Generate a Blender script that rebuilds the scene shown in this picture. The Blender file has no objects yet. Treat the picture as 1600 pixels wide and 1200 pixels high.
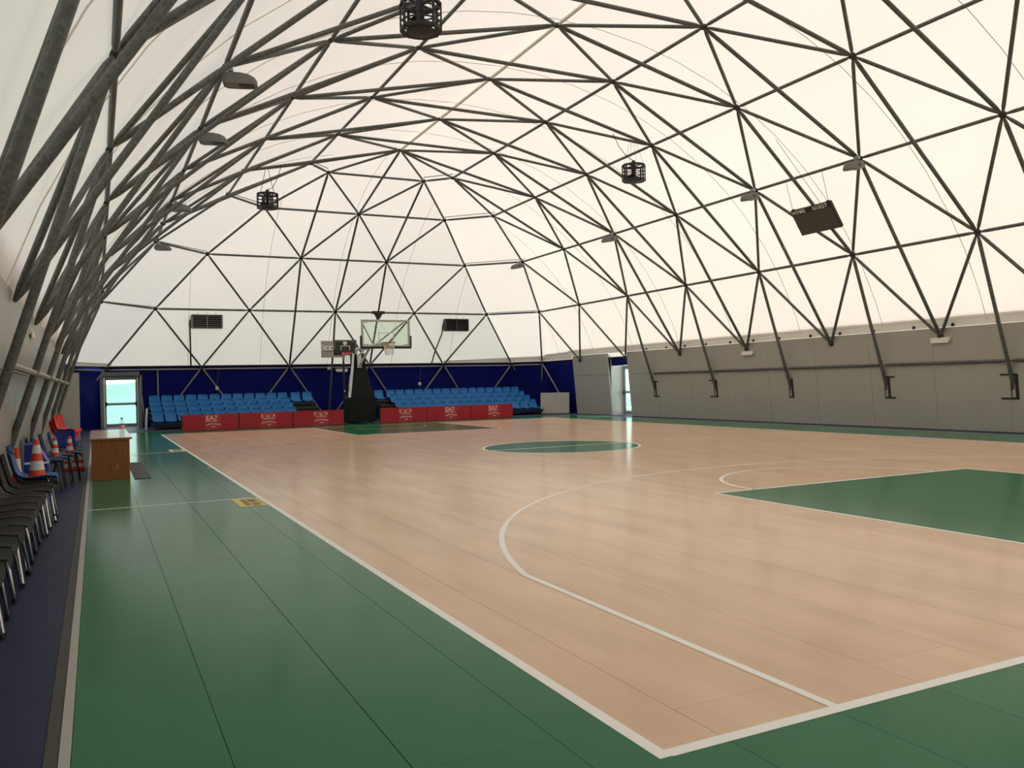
import bpy, bmesh, math, random
from mathutils import Vector, Matrix
random.seed(7)
PI = math.pi
SC = bpy.context.scene
COL = SC.collection

# ------------------------------------------------------------------ camera
F_PX = 1316.02
R_ = Vector((0.8963401, -0.4427894, -0.0226258))
U_ = Vector((0.0206452, -0.0092931, 0.9997437))
W_ = Vector((0.4428862, 0.8965775, -0.0008117))
CAM = Vector((-1.9806, -2.7333, 1.4628))
cd = bpy.data.cameras.new('camera')
cd.sensor_width = 36.0
cd.lens = F_PX / 1600.0 * 36.0
cd.clip_start = 0.05
cd.clip_end = 400
cam = bpy.data.objects.new('camera', cd)
M = Matrix((( R_.x, U_.x, -W_.x, CAM.x), (R_.y, U_.y, -W_.y, CAM.y), (R_.z, U_.z, -W_.z, CAM.z), (0, 0, 0, 1)))
cam.matrix_world = M
COL.objects.link(cam)
SC.camera = cam

# ------------------------------------------------------------------ light
world = bpy.data.worlds.new('sky')
SC.world = world
world.use_nodes = True
wn = world.node_tree
wn.nodes.clear()
wo = wn.nodes.new('ShaderNodeOutputWorld')
wb = wn.nodes.new('ShaderNodeBackground')
tc = wn.nodes.new('ShaderNodeTexCoord')
sp = wn.nodes.new('ShaderNodeSeparateXYZ')
rp = wn.nodes.new('ShaderNodeValToRGB')
rp.color_ramp.elements[0].position = 0.0
rp.color_ramp.elements[0].color = (0.96, 0.98, 0.97, 1)
rp.color_ramp.elements[1].position = 0.7
rp.color_ramp.elements[1].color = (0.86, 0.94, 1.0, 1)
wn.links.new(tc.outputs['Generated'], sp.inputs[0])
wn.links.new(sp.outputs['Z'], rp.inputs[0])
wn.links.new(rp.outputs[0], wb.inputs['Color'])
wb.inputs['Strength'].default_value = 2.7
wn.links.new(wb.outputs[0], wo.inputs['Surface'])
sd = bpy.data.lights.new('sun', 'SUN')
sd.energy = 6.0
sd.color = (1.0, 0.90, 0.78)
sd.angle = math.radians(2.0)
sun = bpy.data.objects.new('sun', sd)
sun.location = (40, 14, 40)
sun.rotation_euler = Vector((-0.67, 0.06, -0.74)).to_track_quat('-Z', 'Y').to_euler()
COL.objects.link(sun)
SC.view_settings.view_transform = 'Standard'
SC.view_settings.look = 'None'
SC.view_settings.gamma = 1.0
SC.view_settings.use_curve_mapping = False
SC.view_settings.exposure = 0.0
try:
    SC.cycles.max_bounces = 12
    SC.cycles.diffuse_bounces = 6
    SC.cycles.sample_clamp_indirect = 6.0
except Exception:
    pass

# ------------------------------------------------------------------ materials
MATS = {}
def mat(name, col, rough=0.6, metal=0.0, var=0.0, scale=6.0, bump=0.0, spec=0.5, kind='noise', coat=0.0):
    m = bpy.data.materials.new(name)
    m.use_nodes = True
    nt = m.node_tree
    b = nt.nodes['Principled BSDF']
    b.inputs['Base Color'].default_value = (*col, 1)
    b.inputs['Roughness'].default_value = rough
    b.inputs['Metallic'].default_value = metal
    b.inputs['Specular IOR Level'].default_value = spec
    if coat: b.inputs['Coat Weight'].default_value = coat
    if var or bump:
        t = nt.nodes.new('ShaderNodeTexCoord')
        if kind == 'voronoi':
            n = nt.nodes.new('ShaderNodeTexVoronoi'); n.inputs['Scale'].default_value = scale
            fac = n.outputs['Color']
        else:
            n = nt.nodes.new('ShaderNodeTexNoise'); n.inputs['Scale'].default_value = scale
            n.inputs['Detail'].default_value = 4
            fac = n.outputs['Fac']
        nt.links.new(t.outputs['Object'], n.inputs['Vector'])
        if var:
            mp = nt.nodes.new('ShaderNodeMapRange')
            mp.inputs['To Min'].default_value = 1 - var
            mp.inputs['To Max'].default_value = 1 + var
            nt.links.new(fac, mp.inputs['Value'])
            mx = nt.nodes.new('ShaderNodeVectorMath'); mx.operation = 'MULTIPLY'
            mx.inputs[0].default_value = col
            nt.links.new(mp.outputs[0], mx.inputs[1])
            nt.links.new(mx.outputs[0], b.inputs['Base Color'])
        if bump:
            bp = nt.nodes.new('ShaderNodeBump'); bp.inputs['Strength'].default_value = bump
            bp.inputs['Distance'].default_value = 0.01
            nt.links.new(n.outputs[0], bp.inputs['Height'])
            nt.links.new(bp.outputs[0], b.inputs['Normal'])
    MATS[name] = m
    return m

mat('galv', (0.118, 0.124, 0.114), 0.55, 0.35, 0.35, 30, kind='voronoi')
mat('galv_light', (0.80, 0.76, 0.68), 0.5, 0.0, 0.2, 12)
mat('node_steel', (0.035, 0.032, 0.028), 0.5, 0.3, 0.2, 20)
mat('rail_steel', (0.30, 0.28, 0.25), 0.45, 0.2, 0.2, 10)
mat('wall_grey', (0.42, 0.405, 0.365), 0.32, 0, 0.05, 0.8, spec=0.5)
mat('beige_board', (0.50, 0.485, 0.43), 0.4, 0, 0.05, 2)
mat('hem_white', (0.84, 0.81, 0.74), 0.6, 0, 0.06, 3)
mat('skirt_blue', (0.0022, 0.006, 0.14), 0.6, 0, 0.25, 0.7, spec=0.15)
mat('navy_floor', (0.022, 0.028, 0.072), 0.5, 0, 0.2, 3, bump=0.05, spec=0.15)
mat('edge_dark', (0.05, 0.045, 0.04), 0.6, 0, 0.2, 5)
mat('edge_light', (0.40, 0.39, 0.36), 0.5)
mat('sub_floor', (0.012, 0.010, 0.008), 0.9)
mat('line_white', (0.84, 0.82, 0.77), 0.32, 0, 0.04, 8)
mat('line_pale', (0.40, 0.52, 0.42), 0.32)
mat('black', (0.010, 0.010, 0.010), 0.55, 0, 0.2, 8)
mat('black_pad', (0.007, 0.009, 0.007), 0.6, 0, 0.2, 2, spec=0.2)
mat('black_gloss', (0.012, 0.011, 0.010), 0.25)
mat('dark_grey', (0.06, 0.058, 0.05), 0.5, 0, 0.15, 4)
mat('mid_grey', (0.22, 0.215, 0.20), 0.5, 0, 0.1, 6)
mat('alu', (0.34, 0.36, 0.37), 0.4, 0.3, 0.08, 6)
mat('chrome', (0.55, 0.55, 0.56), 0.18, 1.0)
mat('white_paint', (0.72, 0.72, 0.70), 0.45, 0, 0.04, 6)
mat('white_plastic', (0.68, 0.67, 0.63), 0.45)
mat('seat_blue', (0.013, 0.17, 0.46), 0.45, 0, 0.12, 3, spec=0.35)
mat('chair_dark', (0.028, 0.0275, 0.023), 0.55, 0, 0.12, 6, spec=0.10)
mat('chair_blue', (0.014, 0.085, 0.30), 0.4, 0, 0.12, 6, spec=0.2)
mat('chair_navy', (0.006, 0.022, 0.20), 0.4, 0, 0.12, 6, spec=0.2)
mat('chair_slate', (0.010, 0.048, 0.135), 0.4, 0, 0.12, 6, spec=0.2)
mat('chair_red', (0.70, 0.012, 0.022), 0.4, 0, 0.1, 6, spec=0.2)
mat('cone_orange', (0.75, 0.055, 0.012), 0.45, 0, 0.08, 10)
mat('cone_white', (0.72, 0.70, 0.66), 0.4, 0, 0.05, 10)
mat('board_red', (0.42, 0.008, 0.020), 0.42, 0, 0.10, 2)
mat('board_patch', (0.48, 0.035, 0.045), 0.42, 0, 0.05, 2)
mat('print_pink', (0.85, 0.50, 0.47), 0.5)
mat('print_white', (0.85, 0.84, 0.80), 0.5)
mat('print_dark', (0.05, 0.04, 0.02), 0.5)
mat('sticker_yellow', (0.62, 0.47, 0.05), 0.4, 0, 0.1, 8)
mat('sticker_pale', (0.66, 0.62, 0.20), 0.4, 0, 0.1, 8)
mat('rim_red', (0.42, 0.025, 0.015), 0.4)
mat('net_white', (0.75, 0.72, 0.66), 0.8)
mat('desk_top', (0.40, 0.17, 0.045), 0.16, 0, 0.12, 4, spec=0.6)
mat('mat_grey', (0.085, 0.085, 0.09), 0.8, 0, 0.25, 30, bump=0.3)
mat('tan_wood', (0.40, 0.24, 0.10), 0.6, 0, 0.2, 8)
mat('bin_blue', (0.008, 0.030, 0.26), 0.4, 0, 0.08, 3)
mat('sign_grey', (0.45, 0.41, 0.37), 0.6)
mat('lawn', (0.24, 0.40, 0.30), 0.9, 0, 0.35, 0.5)
mat('bank_grass', (0.20, 0.34, 0.29), 0.9, 0, 0.45, 0.25)
mat('leaf_pale', (0.45, 0.60, 0.50), 0.9, 0, 0.4, 0.6)
mat('lamp_grey', (0.15, 0.148, 0.135), 0.5, 0, 0.1, 6)
mat('board_frame', (0.42, 0.43, 0.40), 0.45, 0, 0.05, 6)
mat('cap_grey', (0.30, 0.30, 0.32), 0.4)

def wood_mat():
    m = bpy.data.materials.new('desk_wood'); m.use_nodes = True
    nt = m.node_tree; b = nt.nodes['Principled BSDF']
    t = nt.nodes.new('ShaderNodeTexCoord'); mp = nt.nodes.new('ShaderNodeMapping')
    mp.inputs['Scale'].default_value = (14, 14, 1.2)
    n = nt.nodes.new('ShaderNodeTexNoise'); n.inputs['Scale'].default_value = 2.2; n.inputs['Detail'].default_value = 6
    r = nt.nodes.new('ShaderNodeValToRGB')
    r.color_ramp.elements[0].position = 0.3; r.color_ramp.elements[0].color = (0.25, 0.088, 0.020, 1)
    r.color_ramp.elements[1].position = 0.75; r.color_ramp.elements[1].color = (0.35, 0.13, 0.033, 1)
    nt.links.new(t.outputs['Object'], mp.inputs[0]); nt.links.new(mp.outputs[0], n.inputs['Vector'])
    nt.links.new(n.outputs['Fac'], r.inputs[0]); nt.links.new(r.outputs[0], b.inputs['Base Color'])
    b.inputs['Roughness'].default_value = 0.35
    MATS['desk_wood'] = m
wood_mat()

def membrane_mat(name, col, dif, trans):
    m = bpy.data.materials.new(name); m.use_nodes = True
    nt = m.node_tree; nt.nodes.clear()
    o = nt.nodes.new('ShaderNodeOutputMaterial')
    tl = nt.nodes.new('ShaderNodeBsdfTranslucent'); df = nt.nodes.new('ShaderNodeBsdfDiffuse')
    ad = nt.nodes.new('ShaderNodeAddShader')
    t = nt.nodes.new('ShaderNodeTexCoord'); n = nt.nodes.new('ShaderNodeTexNoise')
    n.inputs['Scale'].default_value = 0.22; n.inputs['Detail'].default_value = 3
    mp = nt.nodes.new('ShaderNodeMapRange'); mp.inputs['To Min'].default_value = 0.93; mp.inputs['To Max'].default_value = 1.07
    nt.links.new(t.outputs['Object'], n.inputs['Vector']); nt.links.new(n.outputs['Fac'], mp.inputs['Value'])
    v = nt.nodes.new('ShaderNodeVectorMath'); v.operation = 'MULTIPLY'
    v.inputs[0].default_value = [c * trans for c in col]
    nt.links.new(mp.outputs[0], v.inputs[1]); nt.links.new(v.outputs[0], tl.inputs['Color'])
    df.inputs['Color'].default_value = [c * dif for c in col] + [1]
    nt.links.new(tl.outputs[0], ad.inputs[0]); nt.links.new(df.outputs[0], ad.inputs[1])
    nt.links.new(ad.outputs[0], o.inputs['Surface'])
    MATS[name] = m
membrane_mat('membrane', (1.0, 0.915, 0.835), 0.50, 0.215)
membrane_mat('seam', (1.0, 0.93, 0.86), 0.80, 0.02)

def glass_mat(name, tint, refl_rough=0.02, clear=0.97):
    m = bpy.data.materials.new(name); m.use_nodes = True
    nt = m.node_tree; nt.nodes.clear()
    o = nt.nodes.new('ShaderNodeOutputMaterial')
    tr = nt.nodes.new('ShaderNodeBsdfTransparent'); tr.inputs['Color'].default_value = (*tint, 1)
    gl = nt.nodes.new('ShaderNodeBsdfGlossy'); gl.inputs['Roughness'].default_value = refl_rough
    lw = nt.nodes.new('ShaderNodeLayerWeight'); lw.inputs['Blend'].default_value = 0.5
    pw = nt.nodes.new('ShaderNodeMath'); pw.operation = 'POWER'; pw.inputs[1].default_value = 5.0
    ma = nt.nodes.new('ShaderNodeMath'); ma.operation = 'MULTIPLY_ADD'; ma.inputs[1].default_value = 0.9; ma.inputs[2].default_value = 0.035
    mx = nt.nodes.new('ShaderNodeMixShader')
    nt.links.new(lw.outputs['Facing'], pw.inputs[0]); nt.links.new(pw.outputs[0], ma.inputs[0])
    nt.links.new(ma.outputs[0], mx.inputs[0]); nt.links.new(tr.outputs[0], mx.inputs[1]); nt.links.new(gl.outputs[0], mx.inputs[2])
    nt.links.new(mx.outputs[0], o.inputs['Surface'])
    MATS[name] = m
glass_mat('glass', (0.90, 0.96, 0.89))
glass_mat('door_glass', (0.85, 0.97, 0.94))
glass_mat('bottle_plastic', (0.80, 0.82, 0.84), 0.1)

# court paint: flat print on the floor panels, positions in metres from the court corner
def court_mat():
    m = bpy.data.materials.new('court_paint'); m.use_nodes = True
    nt = m.node_tree; L = nt.links; b = nt.nodes['Principled BSDF']
    geo = nt.nodes.new('ShaderNodeNewGeometry'); s = nt.nodes.new('ShaderNodeSeparateXYZ')
    L.new(geo.outputs['Position'], s.inputs[0]); X, Y = s.outputs['X'], s.outputs['Y']
    def op(o, a, c=None):
        n = nt.nodes.new('ShaderNodeMath'); n.operation = o
        for i, v in enumerate((a, c)):
            if v is None: continue
            if isinstance(v, (int, float)): n.inputs[i].default_value = v
            else: L.new(v, n.inputs[i])
        return n.outputs[0]
    def rect(x0, x1, y0, y1):
        return op('MULTIPLY', op('MULTIPLY', op('GREATER_THAN', X, x0), op('LESS_THAN', X, x1)),
                  op('MULTIPLY', op('GREATER_THAN', Y, y0), op('LESS_THAN', Y, y1)))
    court = rect(0, 15, 0, 28)
    key = op('MAXIMUM', rect(5.05, 9.95, 0, 5.8), rect(5.05, 9.95, 22.2, 28))
    dx = op('SUBTRACT', X, 7.5); dy = op('SUBTRACT', Y, 14.0)
    circ = op('LESS_THAN', op('ADD', op('MULTIPLY', dx, dx), op('MULTIPLY', dy, dy)), 1.8 * 1.8)
    tan_mask = op('MULTIPLY', court, op('SUBTRACT', 1.0, op('MAXIMUM', key, circ)))
    # maple-print grain, stretched along the boards
    mp = nt.nodes.new('ShaderNodeMapping'); mp.inputs['Scale'].default_value = (2.6, 0.55, 1)
    L.new(geo.outputs['Position'], mp.inputs[0])
    n1 = nt.nodes.new('ShaderNodeTexNoise'); n1.inputs['Scale'].default_value = 1.1; n1.inputs['Detail'].default_value = 3
    L.new(mp.outputs[0], n1.inputs['Vector'])
    oi = nt.nodes.new('ShaderNodeObjectInfo')
    tr = nt.nodes.new('ShaderNodeValToRGB')
    tr.color_ramp.elements[0].position = 0.32; tr.color_ramp.elements[0].color = (0.64, 0.445, 0.30, 1)
    tr.color_ramp.elements[1].position = 0.72; tr.color_ramp.elements[1].color = (0.76, 0.545, 0.385, 1)
    L.new(n1.outputs['Fac'], tr.inputs[0])
    n2 = nt.nodes.new('ShaderNodeTexNoise'); n2.inputs['Scale'].default_value = 0.45; n2.inputs['Detail'].default_value = 3
    L.new(geo.outputs['Position'], n2.inputs['Vector'])
    gr = nt.nodes.new('ShaderNodeValToRGB')
    gr.color_ramp.elements[0].position = 0.3; gr.color_ramp.elements[0].color = (0.026, 0.145, 0.066, 1)
    gr.color_ramp.elements[1].position = 0.75; gr.color_ramp.elements[1].color = (0.033, 0.168, 0.080, 1)
    L.new(n2.outputs['Fac'], gr.inputs[0])
    mx = nt.nodes.new('ShaderNodeMix'); mx.data_type = 'RGBA'
    L.new(tan_mask, mx.inputs[0]); L.new(gr.outputs[0], mx.inputs[6]); L.new(tr.outputs[0], mx.inputs[7])
    va = op('ADD', op('MULTIPLY', oi.outputs['Random'], 0.07), 0.965)
    sc = nt.nodes.new('ShaderNodeVectorMath'); sc.operation = 'SCALE'
    L.new(mx.outputs[2], sc.inputs[0]); L.new(va, sc.inputs['Scale'])
    L.new(sc.outputs[0], b.inputs['Base Color'])
    n3 = nt.nodes.new('ShaderNodeTexNoise'); n3.inputs['Scale'].default_value = 0.5; n3.inputs['Detail'].default_value = 1
    L.new(geo.outputs['Position'], n3.inputs['Vector'])
    rr = nt.nodes.new('ShaderNodeMapRange'); rr.inputs['To Min'].default_value = 0.13; rr.inputs['To Max'].default_value = 0.18
    L.new(n3.outputs['Fac'], rr.inputs['Value']); L.new(rr.outputs[0], b.inputs['Roughness'])
    b.inputs['IOR'].default_value = 1.13
    MATS['court_paint'] = m
court_mat()

# ------------------------------------------------------------------ mesh helpers
class MB:
    def __init__(s): s.v = []; s.f = []
    def add(s, vs, fs):
        o = len(s.v); s.v += [tuple(v) for v in vs]; s.f += [tuple(i + o for i in f) for f in fs]
        return s
    def box(s, x0, x1, y0, y1, z0, z1):
        vs = [(x, y, z) for z in (z0, z1) for y in (y0, y1) for x in (x0, x1)]
        return s.add(vs, [(0, 2, 3, 1), (4, 5, 7, 6), (0, 1, 5, 4), (2, 6, 7, 3), (0, 4, 6, 2), (1, 3, 7, 5)])
    def tube(s, pts, rad, n=8, cap=True):
        pts = [Vector(p) for p in pts]
        rads = rad if isinstance(rad, (list, tuple)) else [rad] * len(pts)
        vs = []; fs = []
        ref = Vector((0, 0, 1))
        d0 = (pts[-1] - pts[0]).normalized()
        if abs(d0.z) > 0.9: ref = Vector((1, 0, 0))
        for i, p in enumerate(pts):
            d = (pts[min(i + 1, len(pts) - 1)] - pts[max(i - 1, 0)]).normalized()
            a = d.cross(ref)
            if a.length < 1e-4: a = d.cross(Vector((0, 1, 0)))
            a.normalize(); b = a.cross(d)
            for k in range(n):
                t = 2 * PI * k / n
                vs.append(p + (a * math.cos(t) + b * math.sin(t)) * rads[i])
        for i in range(len(pts) - 1):
            for k in range(n):
                k2 = (k + 1) % n
                fs.append((i * n + k, i * n + k2, (i + 1) * n + k2, (i + 1) * n + k))
        if cap:
            fs.append(tuple(range(n))[::-1]); fs.append(tuple((len(pts) - 1) * n + k for k in range(n)))
        return s.add(vs, fs)
    def lathe(s, prof, n=16, at=(0, 0, 0), cap=True):
        vs = []; fs = []
        for r, z in prof:
            for k in range(n):
                t = 2 * PI * k / n
                vs.append((at[0] + r * math.cos(t), at[1] + r * math.sin(t), at[2] + z))
        m = len(prof)
        for i in range(m - 1):
            for k in range(n):
                k2 = (k + 1) % n
                fs.append((i * n + k, i * n + k2, (i + 1) * n + k2, (i + 1) * n + k))
        if cap:
            fs.append(tuple(range(n))[::-1]); fs.append(tuple((m - 1) * n + k for k in range(n)))
        return s.add(vs, fs)
    def ring(s, r, z, w, h, n=24, at=(0, 0, 0)):        # a flat hoop: radius r, radial width w, height h
        return s.lathe([(r - w, z), (r, z), (r, z + h), (r - w, z + h), (r - w, z)], n, at, cap=False)
    def prism(s, poly, axis, a, b):                      # polygon in the other two axes, extruded along axis from a to b
        n = len(poly)
        def pt(p, t):
            if axis == 'x': return (t, p[0], p[1])
            if axis == 'y': return (p[0], t, p[1])
            return (p[0], p[1], t)
        vs = [pt(p, a) for p in poly] + [pt(p, b) for p in poly]
        fs = [tuple(range(n)), tuple(range(2 * n - 1, n - 1, -1))]
        fs += [(i, n + i, n + (i + 1) % n, (i + 1) % n) for i in range(n)]
        return s.add(vs, fs)
    def mesh(s, name, m, smooth=False):
        me = bpy.data.meshes.new(name)
        me.from_pydata(s.v, [], s.f); me.update()
        bm = bmesh.new(); bm.from_mesh(me)
        bmesh.ops.recalc_face_normals(bm, faces=bm.faces)
        bm.to_mesh(me); bm.free()
        if smooth:
            me.shade_smooth()
            try: me.set_sharp_from_angle(angle=math.radians(40))
            except Exception: pass
        me.materials.append(MATS[m])
        return me
    def obj(s, name, m, parent=None, smooth=False, bevel=0.0):
        return link(name, s.mesh(name, m, smooth), parent, bevel)

def link(name, me, parent=None, bevel=0.0):
    o = bpy.data.objects.new(name, me); COL.objects.link(o)
    if parent is not None: o.parent = parent
    if bevel:
        md = o.modifiers.new('bevel', 'BEVEL'); md.width = bevel; md.segments = 2; md.limit_method = 'ANGLE'
        md.angle_limit = math.radians(40)
    return o
def tag(o, label=None, cat=None, group=None, kind=None):
    if label: o['label'] = label
    if cat: o['category'] = cat
    if group: o['group'] = group
    if kind: o['kind'] = kind
    return o
def thing(name, label, cat, loc=(0, 0, 0), rz=0.0, group=None):
    o = bpy.data.objects.new(name, None); COL.objects.link(o)
    o.location = loc; o.rotation_euler = (0, 0, rz); o.empty_display_size = 0.1
    return tag(o, label, cat, group)
def copy_tree(o, parent=None):
    c = o.copy(); COL.objects.link(c)
    if parent is not None:
        c.parent = parent; c.matrix_parent_inverse = o.matrix_parent_inverse.copy()
    for ch in list(o.children): copy_tree(ch, c)
    return c
def text_mesh(s, size, m, name='lettering', bold=0.0, spacing=1.0, depth=0.002, align='CENTER'):
    cu = bpy.data.curves.new(name, 'FONT'); cu.body = s; cu.size = size
    cu.align_x = align; cu.align_y = 'CENTER'; cu.offset = bold; cu.space_character = spacing; cu.extrude = depth
    cu.resolution_u = 2
    o = bpy.data.objects.new(name, cu); COL.objects.link(o)
    bpy.context.view_layer.update()
    dg = bpy.context.evaluated_depsgraph_get()
    me = bpy.data.meshes.new_from_object(o.evaluated_get(dg))
    bpy.data.objects.remove(o)
    me.materials.clear(); me.materials.append(MATS[m])
    return me

# ------------------------------------------------------------------ dome geometry (nodes of the lattice)
XC = 7.5; D = 3.6318; Y0 = 13.748; YE = Y0 + 3 * D          # YE: ridge end, far side
YN = Y0 - 3 * D                                              # ridge end, near side
ROWS_R = [(7.5, 9.5), (10.16, 9.20), (12.66, 8.29), (14.88, 6.77), (16.63, 4.76), (17.70, 2.43), (18.26, -0.10)]
ROWS_L = [(7.5, 9.5), (4.845, 9.24), (2.33, 8.33), (0.06, 6.85), (-1.74, 4.83), (-2.80, 2.49), (-3.28, -0.10)]
PROF = [(0.0, 9.5), (2.66, 9.20), (5.165, 8.30), (7.40, 6.79), (9.13, 4.77), (10.24, 2.43), (10.80, -0.10)]

# membrane: the profile pushed 0.16 m outward
def prof_at(i):
    k = min(int(i), 5); t = i - k
    a, b = PROF[k], PROF[k + 1]
    p0 = PROF[k - 1] if k > 0 else (-PROF[1][0], PROF[1][1]); p3 = PROF[min(k + 2, 6)]
    def cr(q0, q1, q2, q3):
        return 0.5 * ((2 * q1) + (-q0 + q2) * t + (2 * q0 - 5 * q1 + 4 * q2 - q3) * t * t + (-q0 + 3 * q1 - 3 * q2 + q3) * t ** 3)
    return Vector((cr(p0[0], a[0], b[0], p3[0]), cr(p0[1], a[1], b[1], p3[1])))
def mem_at(i, off=0.16):
    e = 0.02
    p = prof_at(i); d = prof_at(min(i + e, 5.99)) - prof_at(max(i - e, 0)) if i > 0 else Vector((1, 0))
    d.normalize(); n = Vector((-d.y, d.x))
    if n.y < 0 and n.x < 0: n = -n
    return p + n * off

# ------------------------------------------------------------------ setting: ceiling (membrane)
SUB = 4; IMAX = 5.0
steps = [k / SUB for k in range(int(IMAX * SUB) + 1)]
mem = MB()
def strip(fa, fb):
    vs = [fa(i) for i in steps] + [fb(i) for i in steps]; n = len(steps)
    mem.add(vs, [(k, k + 1, n + k + 1, n + k) for k in range(n - 1)])
def side_pt(sg, y):
    def f(i):
        p = mem_at(i)
        if y == 'far': yy = YE + i * D / 2
        elif y == 'near': yy = YN - i * D / 2
        else: yy = y
        return (XC + sg * p.x, yy, p.y)
    return f
def end_pt(sgx, far):
    def f(i):
        p = mem_at(i)
        return (XC + sgx * i * D / 2 * 1.003, (YE + p.x) if far else (YN - p.x), p.y)
    return f
for sg in (1, -1):
    strip(side_pt(sg, 'near'), side_pt(sg, 'far'))
    strip(side_pt(sg, 'far'), end_pt(sg, True))
    strip(side_pt(sg, 'near'), end_pt(sg, False))
strip(end_pt(-1, True), end_pt(1, True)); strip(end_pt(-1, False), end_pt(1, False))
ceiling = mem.obj('ceiling', 'membrane', smooth=True)
tag(ceiling, 'translucent cream fabric membrane stretched over the steel lattice', kind='structure')

# welded seams of the membrane
def seam(pts, r=0.009):
    MB().tube(pts, r, 5, cap=False).obj('seam', 'seam', ceiling, smooth=True)
for k in range(-5, 7):
    y = Y0 + k * 3.05
    for sg in (1, -1):
        imax = 5.0
        imin = 0.0
        if y > YE: imin = (y - YE) / (D / 2)
        if y < YN: imin = (YN - y) / (D / 2)
        if imin > 4.2: continue
        ii = [imin + (imax - imin) * t / 12 for t in range(13)]
        seam([(XC + sg * mem_at(i, 0.145).x, y, mem_at(i, 0.145).y) for i in ii])
for x in (1.5, 4.45, 7.4, 10.4, 13.3):
    imin = abs(x - XC) / (D / 2)
    ii = [imin + (5.0 - imin) * t / 10 for t in range(11)]
    seam([(x, YE + mem_at(i, 0.145).x, mem_at(i, 0.145).y) for i in ii], 0.009)

for sg in (1, -1):
    for i in (1, 2, 3, 4):
        a, b_ = side_pt(sg, 'far')(i), end_pt(sg, True)(i)
        MB().tube([(a[0] - sg * 0.02, a[1], a[2] - 0.01), (b_[0], b_[1] - 0.02, b_[2] - 0.01)], 0.016, 6).obj('hem_cable', 'rail_steel', ceiling)
# ------------------------------------------------------------------ setting: floor
XF0, XF1, YF0, YF1 = -2.10, 17.1, -2.3, 30.1
fl = MB().box(-4.6, 19.6, -9.5, 37.2, -0.40, -0.0205)
floor = fl.obj('floor', 'sub_floor'); tag(floor, 'gloss sports floor of tan and green boards', kind='structure')
PW, PL = 0.605, 2.42
nx = int(math.ceil((XF1 - XF0) / PW))
full_me = {}
def panel_mesh(w, l):
    key = (round(w, 3), round(l, 3))
    if key not in full_me:
        full_me[key] = MB().box(0, w, 0, l, -0.02, 0.0).mesh('floor_panel', 'court_paint')
    return full_me[key]
far = MB()
xs = [XF0]; x = -1.53
while x < XF1 - 0.05: xs.append(x); x += PW
xs.append(XF1)
for i in range(len(xs) - 1):
    x0, x1 = xs[i], xs[i + 1]
    off = (0.31 if i % 2 == 0 else 1.51) - 3 * PL
    ys = [YF0]; y = off
    while y < YF0 + 0.05: y += PL
    while y < YF1 - 0.05: ys.append(y); y += PL
    ys.append(YF1)
    g = 0.0042 if i in (1, 2, 4, 6, 8) else 0.0018
    for a, b in zip(ys[:-1], ys[1:]):
        if b < 15.6 and not (x0 > 9 and a < 2.0):
            o = link('floor_panel', panel_mesh(x1 - x0 - g, b - a - 0.0018), floor)
            o.location = (x0 + g / 2, a + 0.0009, 0)
        else:
            far.box(x0 + g / 2, x1 - g / 2, a + 0.0009, b - 0.0009, -0.02, 0)
fo = far.obj('floor_panel_field', 'court_paint', floor); tag(fo, kind='stuff')

# painted lines, 5 cm, a hair above the boards
def line_obj(name, mb, m='line_white'): return mb.obj(name, m, floor)
Lh = 0.0012
def arc_strip(mb, cx, cy, r, a0, a1, w=0.05, n=64):
    vs = []; 
    for k in range(n + 1):
        a = a0 + (a1 - a0) * k / n
        for rr in (r - w, r): vs.append((cx + rr * math.cos(a), cy + rr * math.sin(a), Lh))
    mb.add(vs, [(2 * k, 2 * k + 1, 2 * k + 3, 2 * k + 2) for k in range(n)])
def rect_strip(mb, x0, x1, y0, y1): mb.add([(x0, y0, Lh), (x1, y0, Lh), (x1, y1, Lh), (x0, y1, Lh)], [(0, 1, 2, 3)])
for x0, x1 in ((-0.06, 0.0), (15.0, 15.06)):
    b = MB(); rect_strip(b, x0, x1, -0.06, 28.06); line_obj('sideline', b)
for y0, y1 in ((-0.065, 0.0), (28.0, 28.06)):
    b = MB(); rect_strip(b, 0, 15, y0, y1); line_obj('baseline', b)
b = MB(); rect_strip(b, -0.15, -0.06, 13.975, 14.025); rect_strip(b, 5.7, 9.3, 13.975, 14.025); line_obj('centre_line', b)
b = MB(); arc_strip(b, 7.5, 14, 1.8, 0, 2 * PI, n=96); line_obj('centre_circle', b)
for end in (0, 1):
    fy = (lambda y: y) if end == 0 else (lambda y: 28 - y)
    def rs(mb, x0, x1, y0, y1):
        ya, yb = sorted((fy(y0), fy(y1))); rect_strip(mb, x0, x1, ya, yb)
    sg = 1 if end == 0 else -1
    b = MB(); yj = 1.575 + math.sqrt(6.75 ** 2 - 6.6 ** 2)
    rs(b, 0.9, 0.95, 0, yj); rs(b, 14.05, 14.1, 0, yj)
    a0 = math.asin((yj - 1.575) / 6.75)
    if end == 0: arc_strip(b, 7.5, 1.575, 6.75, a0, PI - a0)
    if end == 0: line_obj('three_point_line', b)
    b = MB(); rs(b, 5.05, 5.10, 0, 5.75); rs(b, 9.90, 9.95, 0, 5.75); rs(b, 5.05, 9.95, 5.75, 5.8); line_obj('key_line', b)
    b = MB()
    if end == 0:
        arc_strip(b, 7.5, 5.775, 1.8, 0, PI)
        line_obj('free_throw_arc', b)
    b = MB()
    if end == 0: arc_strip(b, 7.5, 1.575, 1.3, 0, PI)
    else: arc_strip(b, 7.5, 28 - 1.575, 1.3, PI, 2 * PI)
    line_obj('no_charge_arc', b, 'line_pale')
for y in (8.98, 18.98):
    b = MB(); rect_strip(b, -2.1, -0.06, y, y + 0.04); line_obj('bench_line', b)
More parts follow.
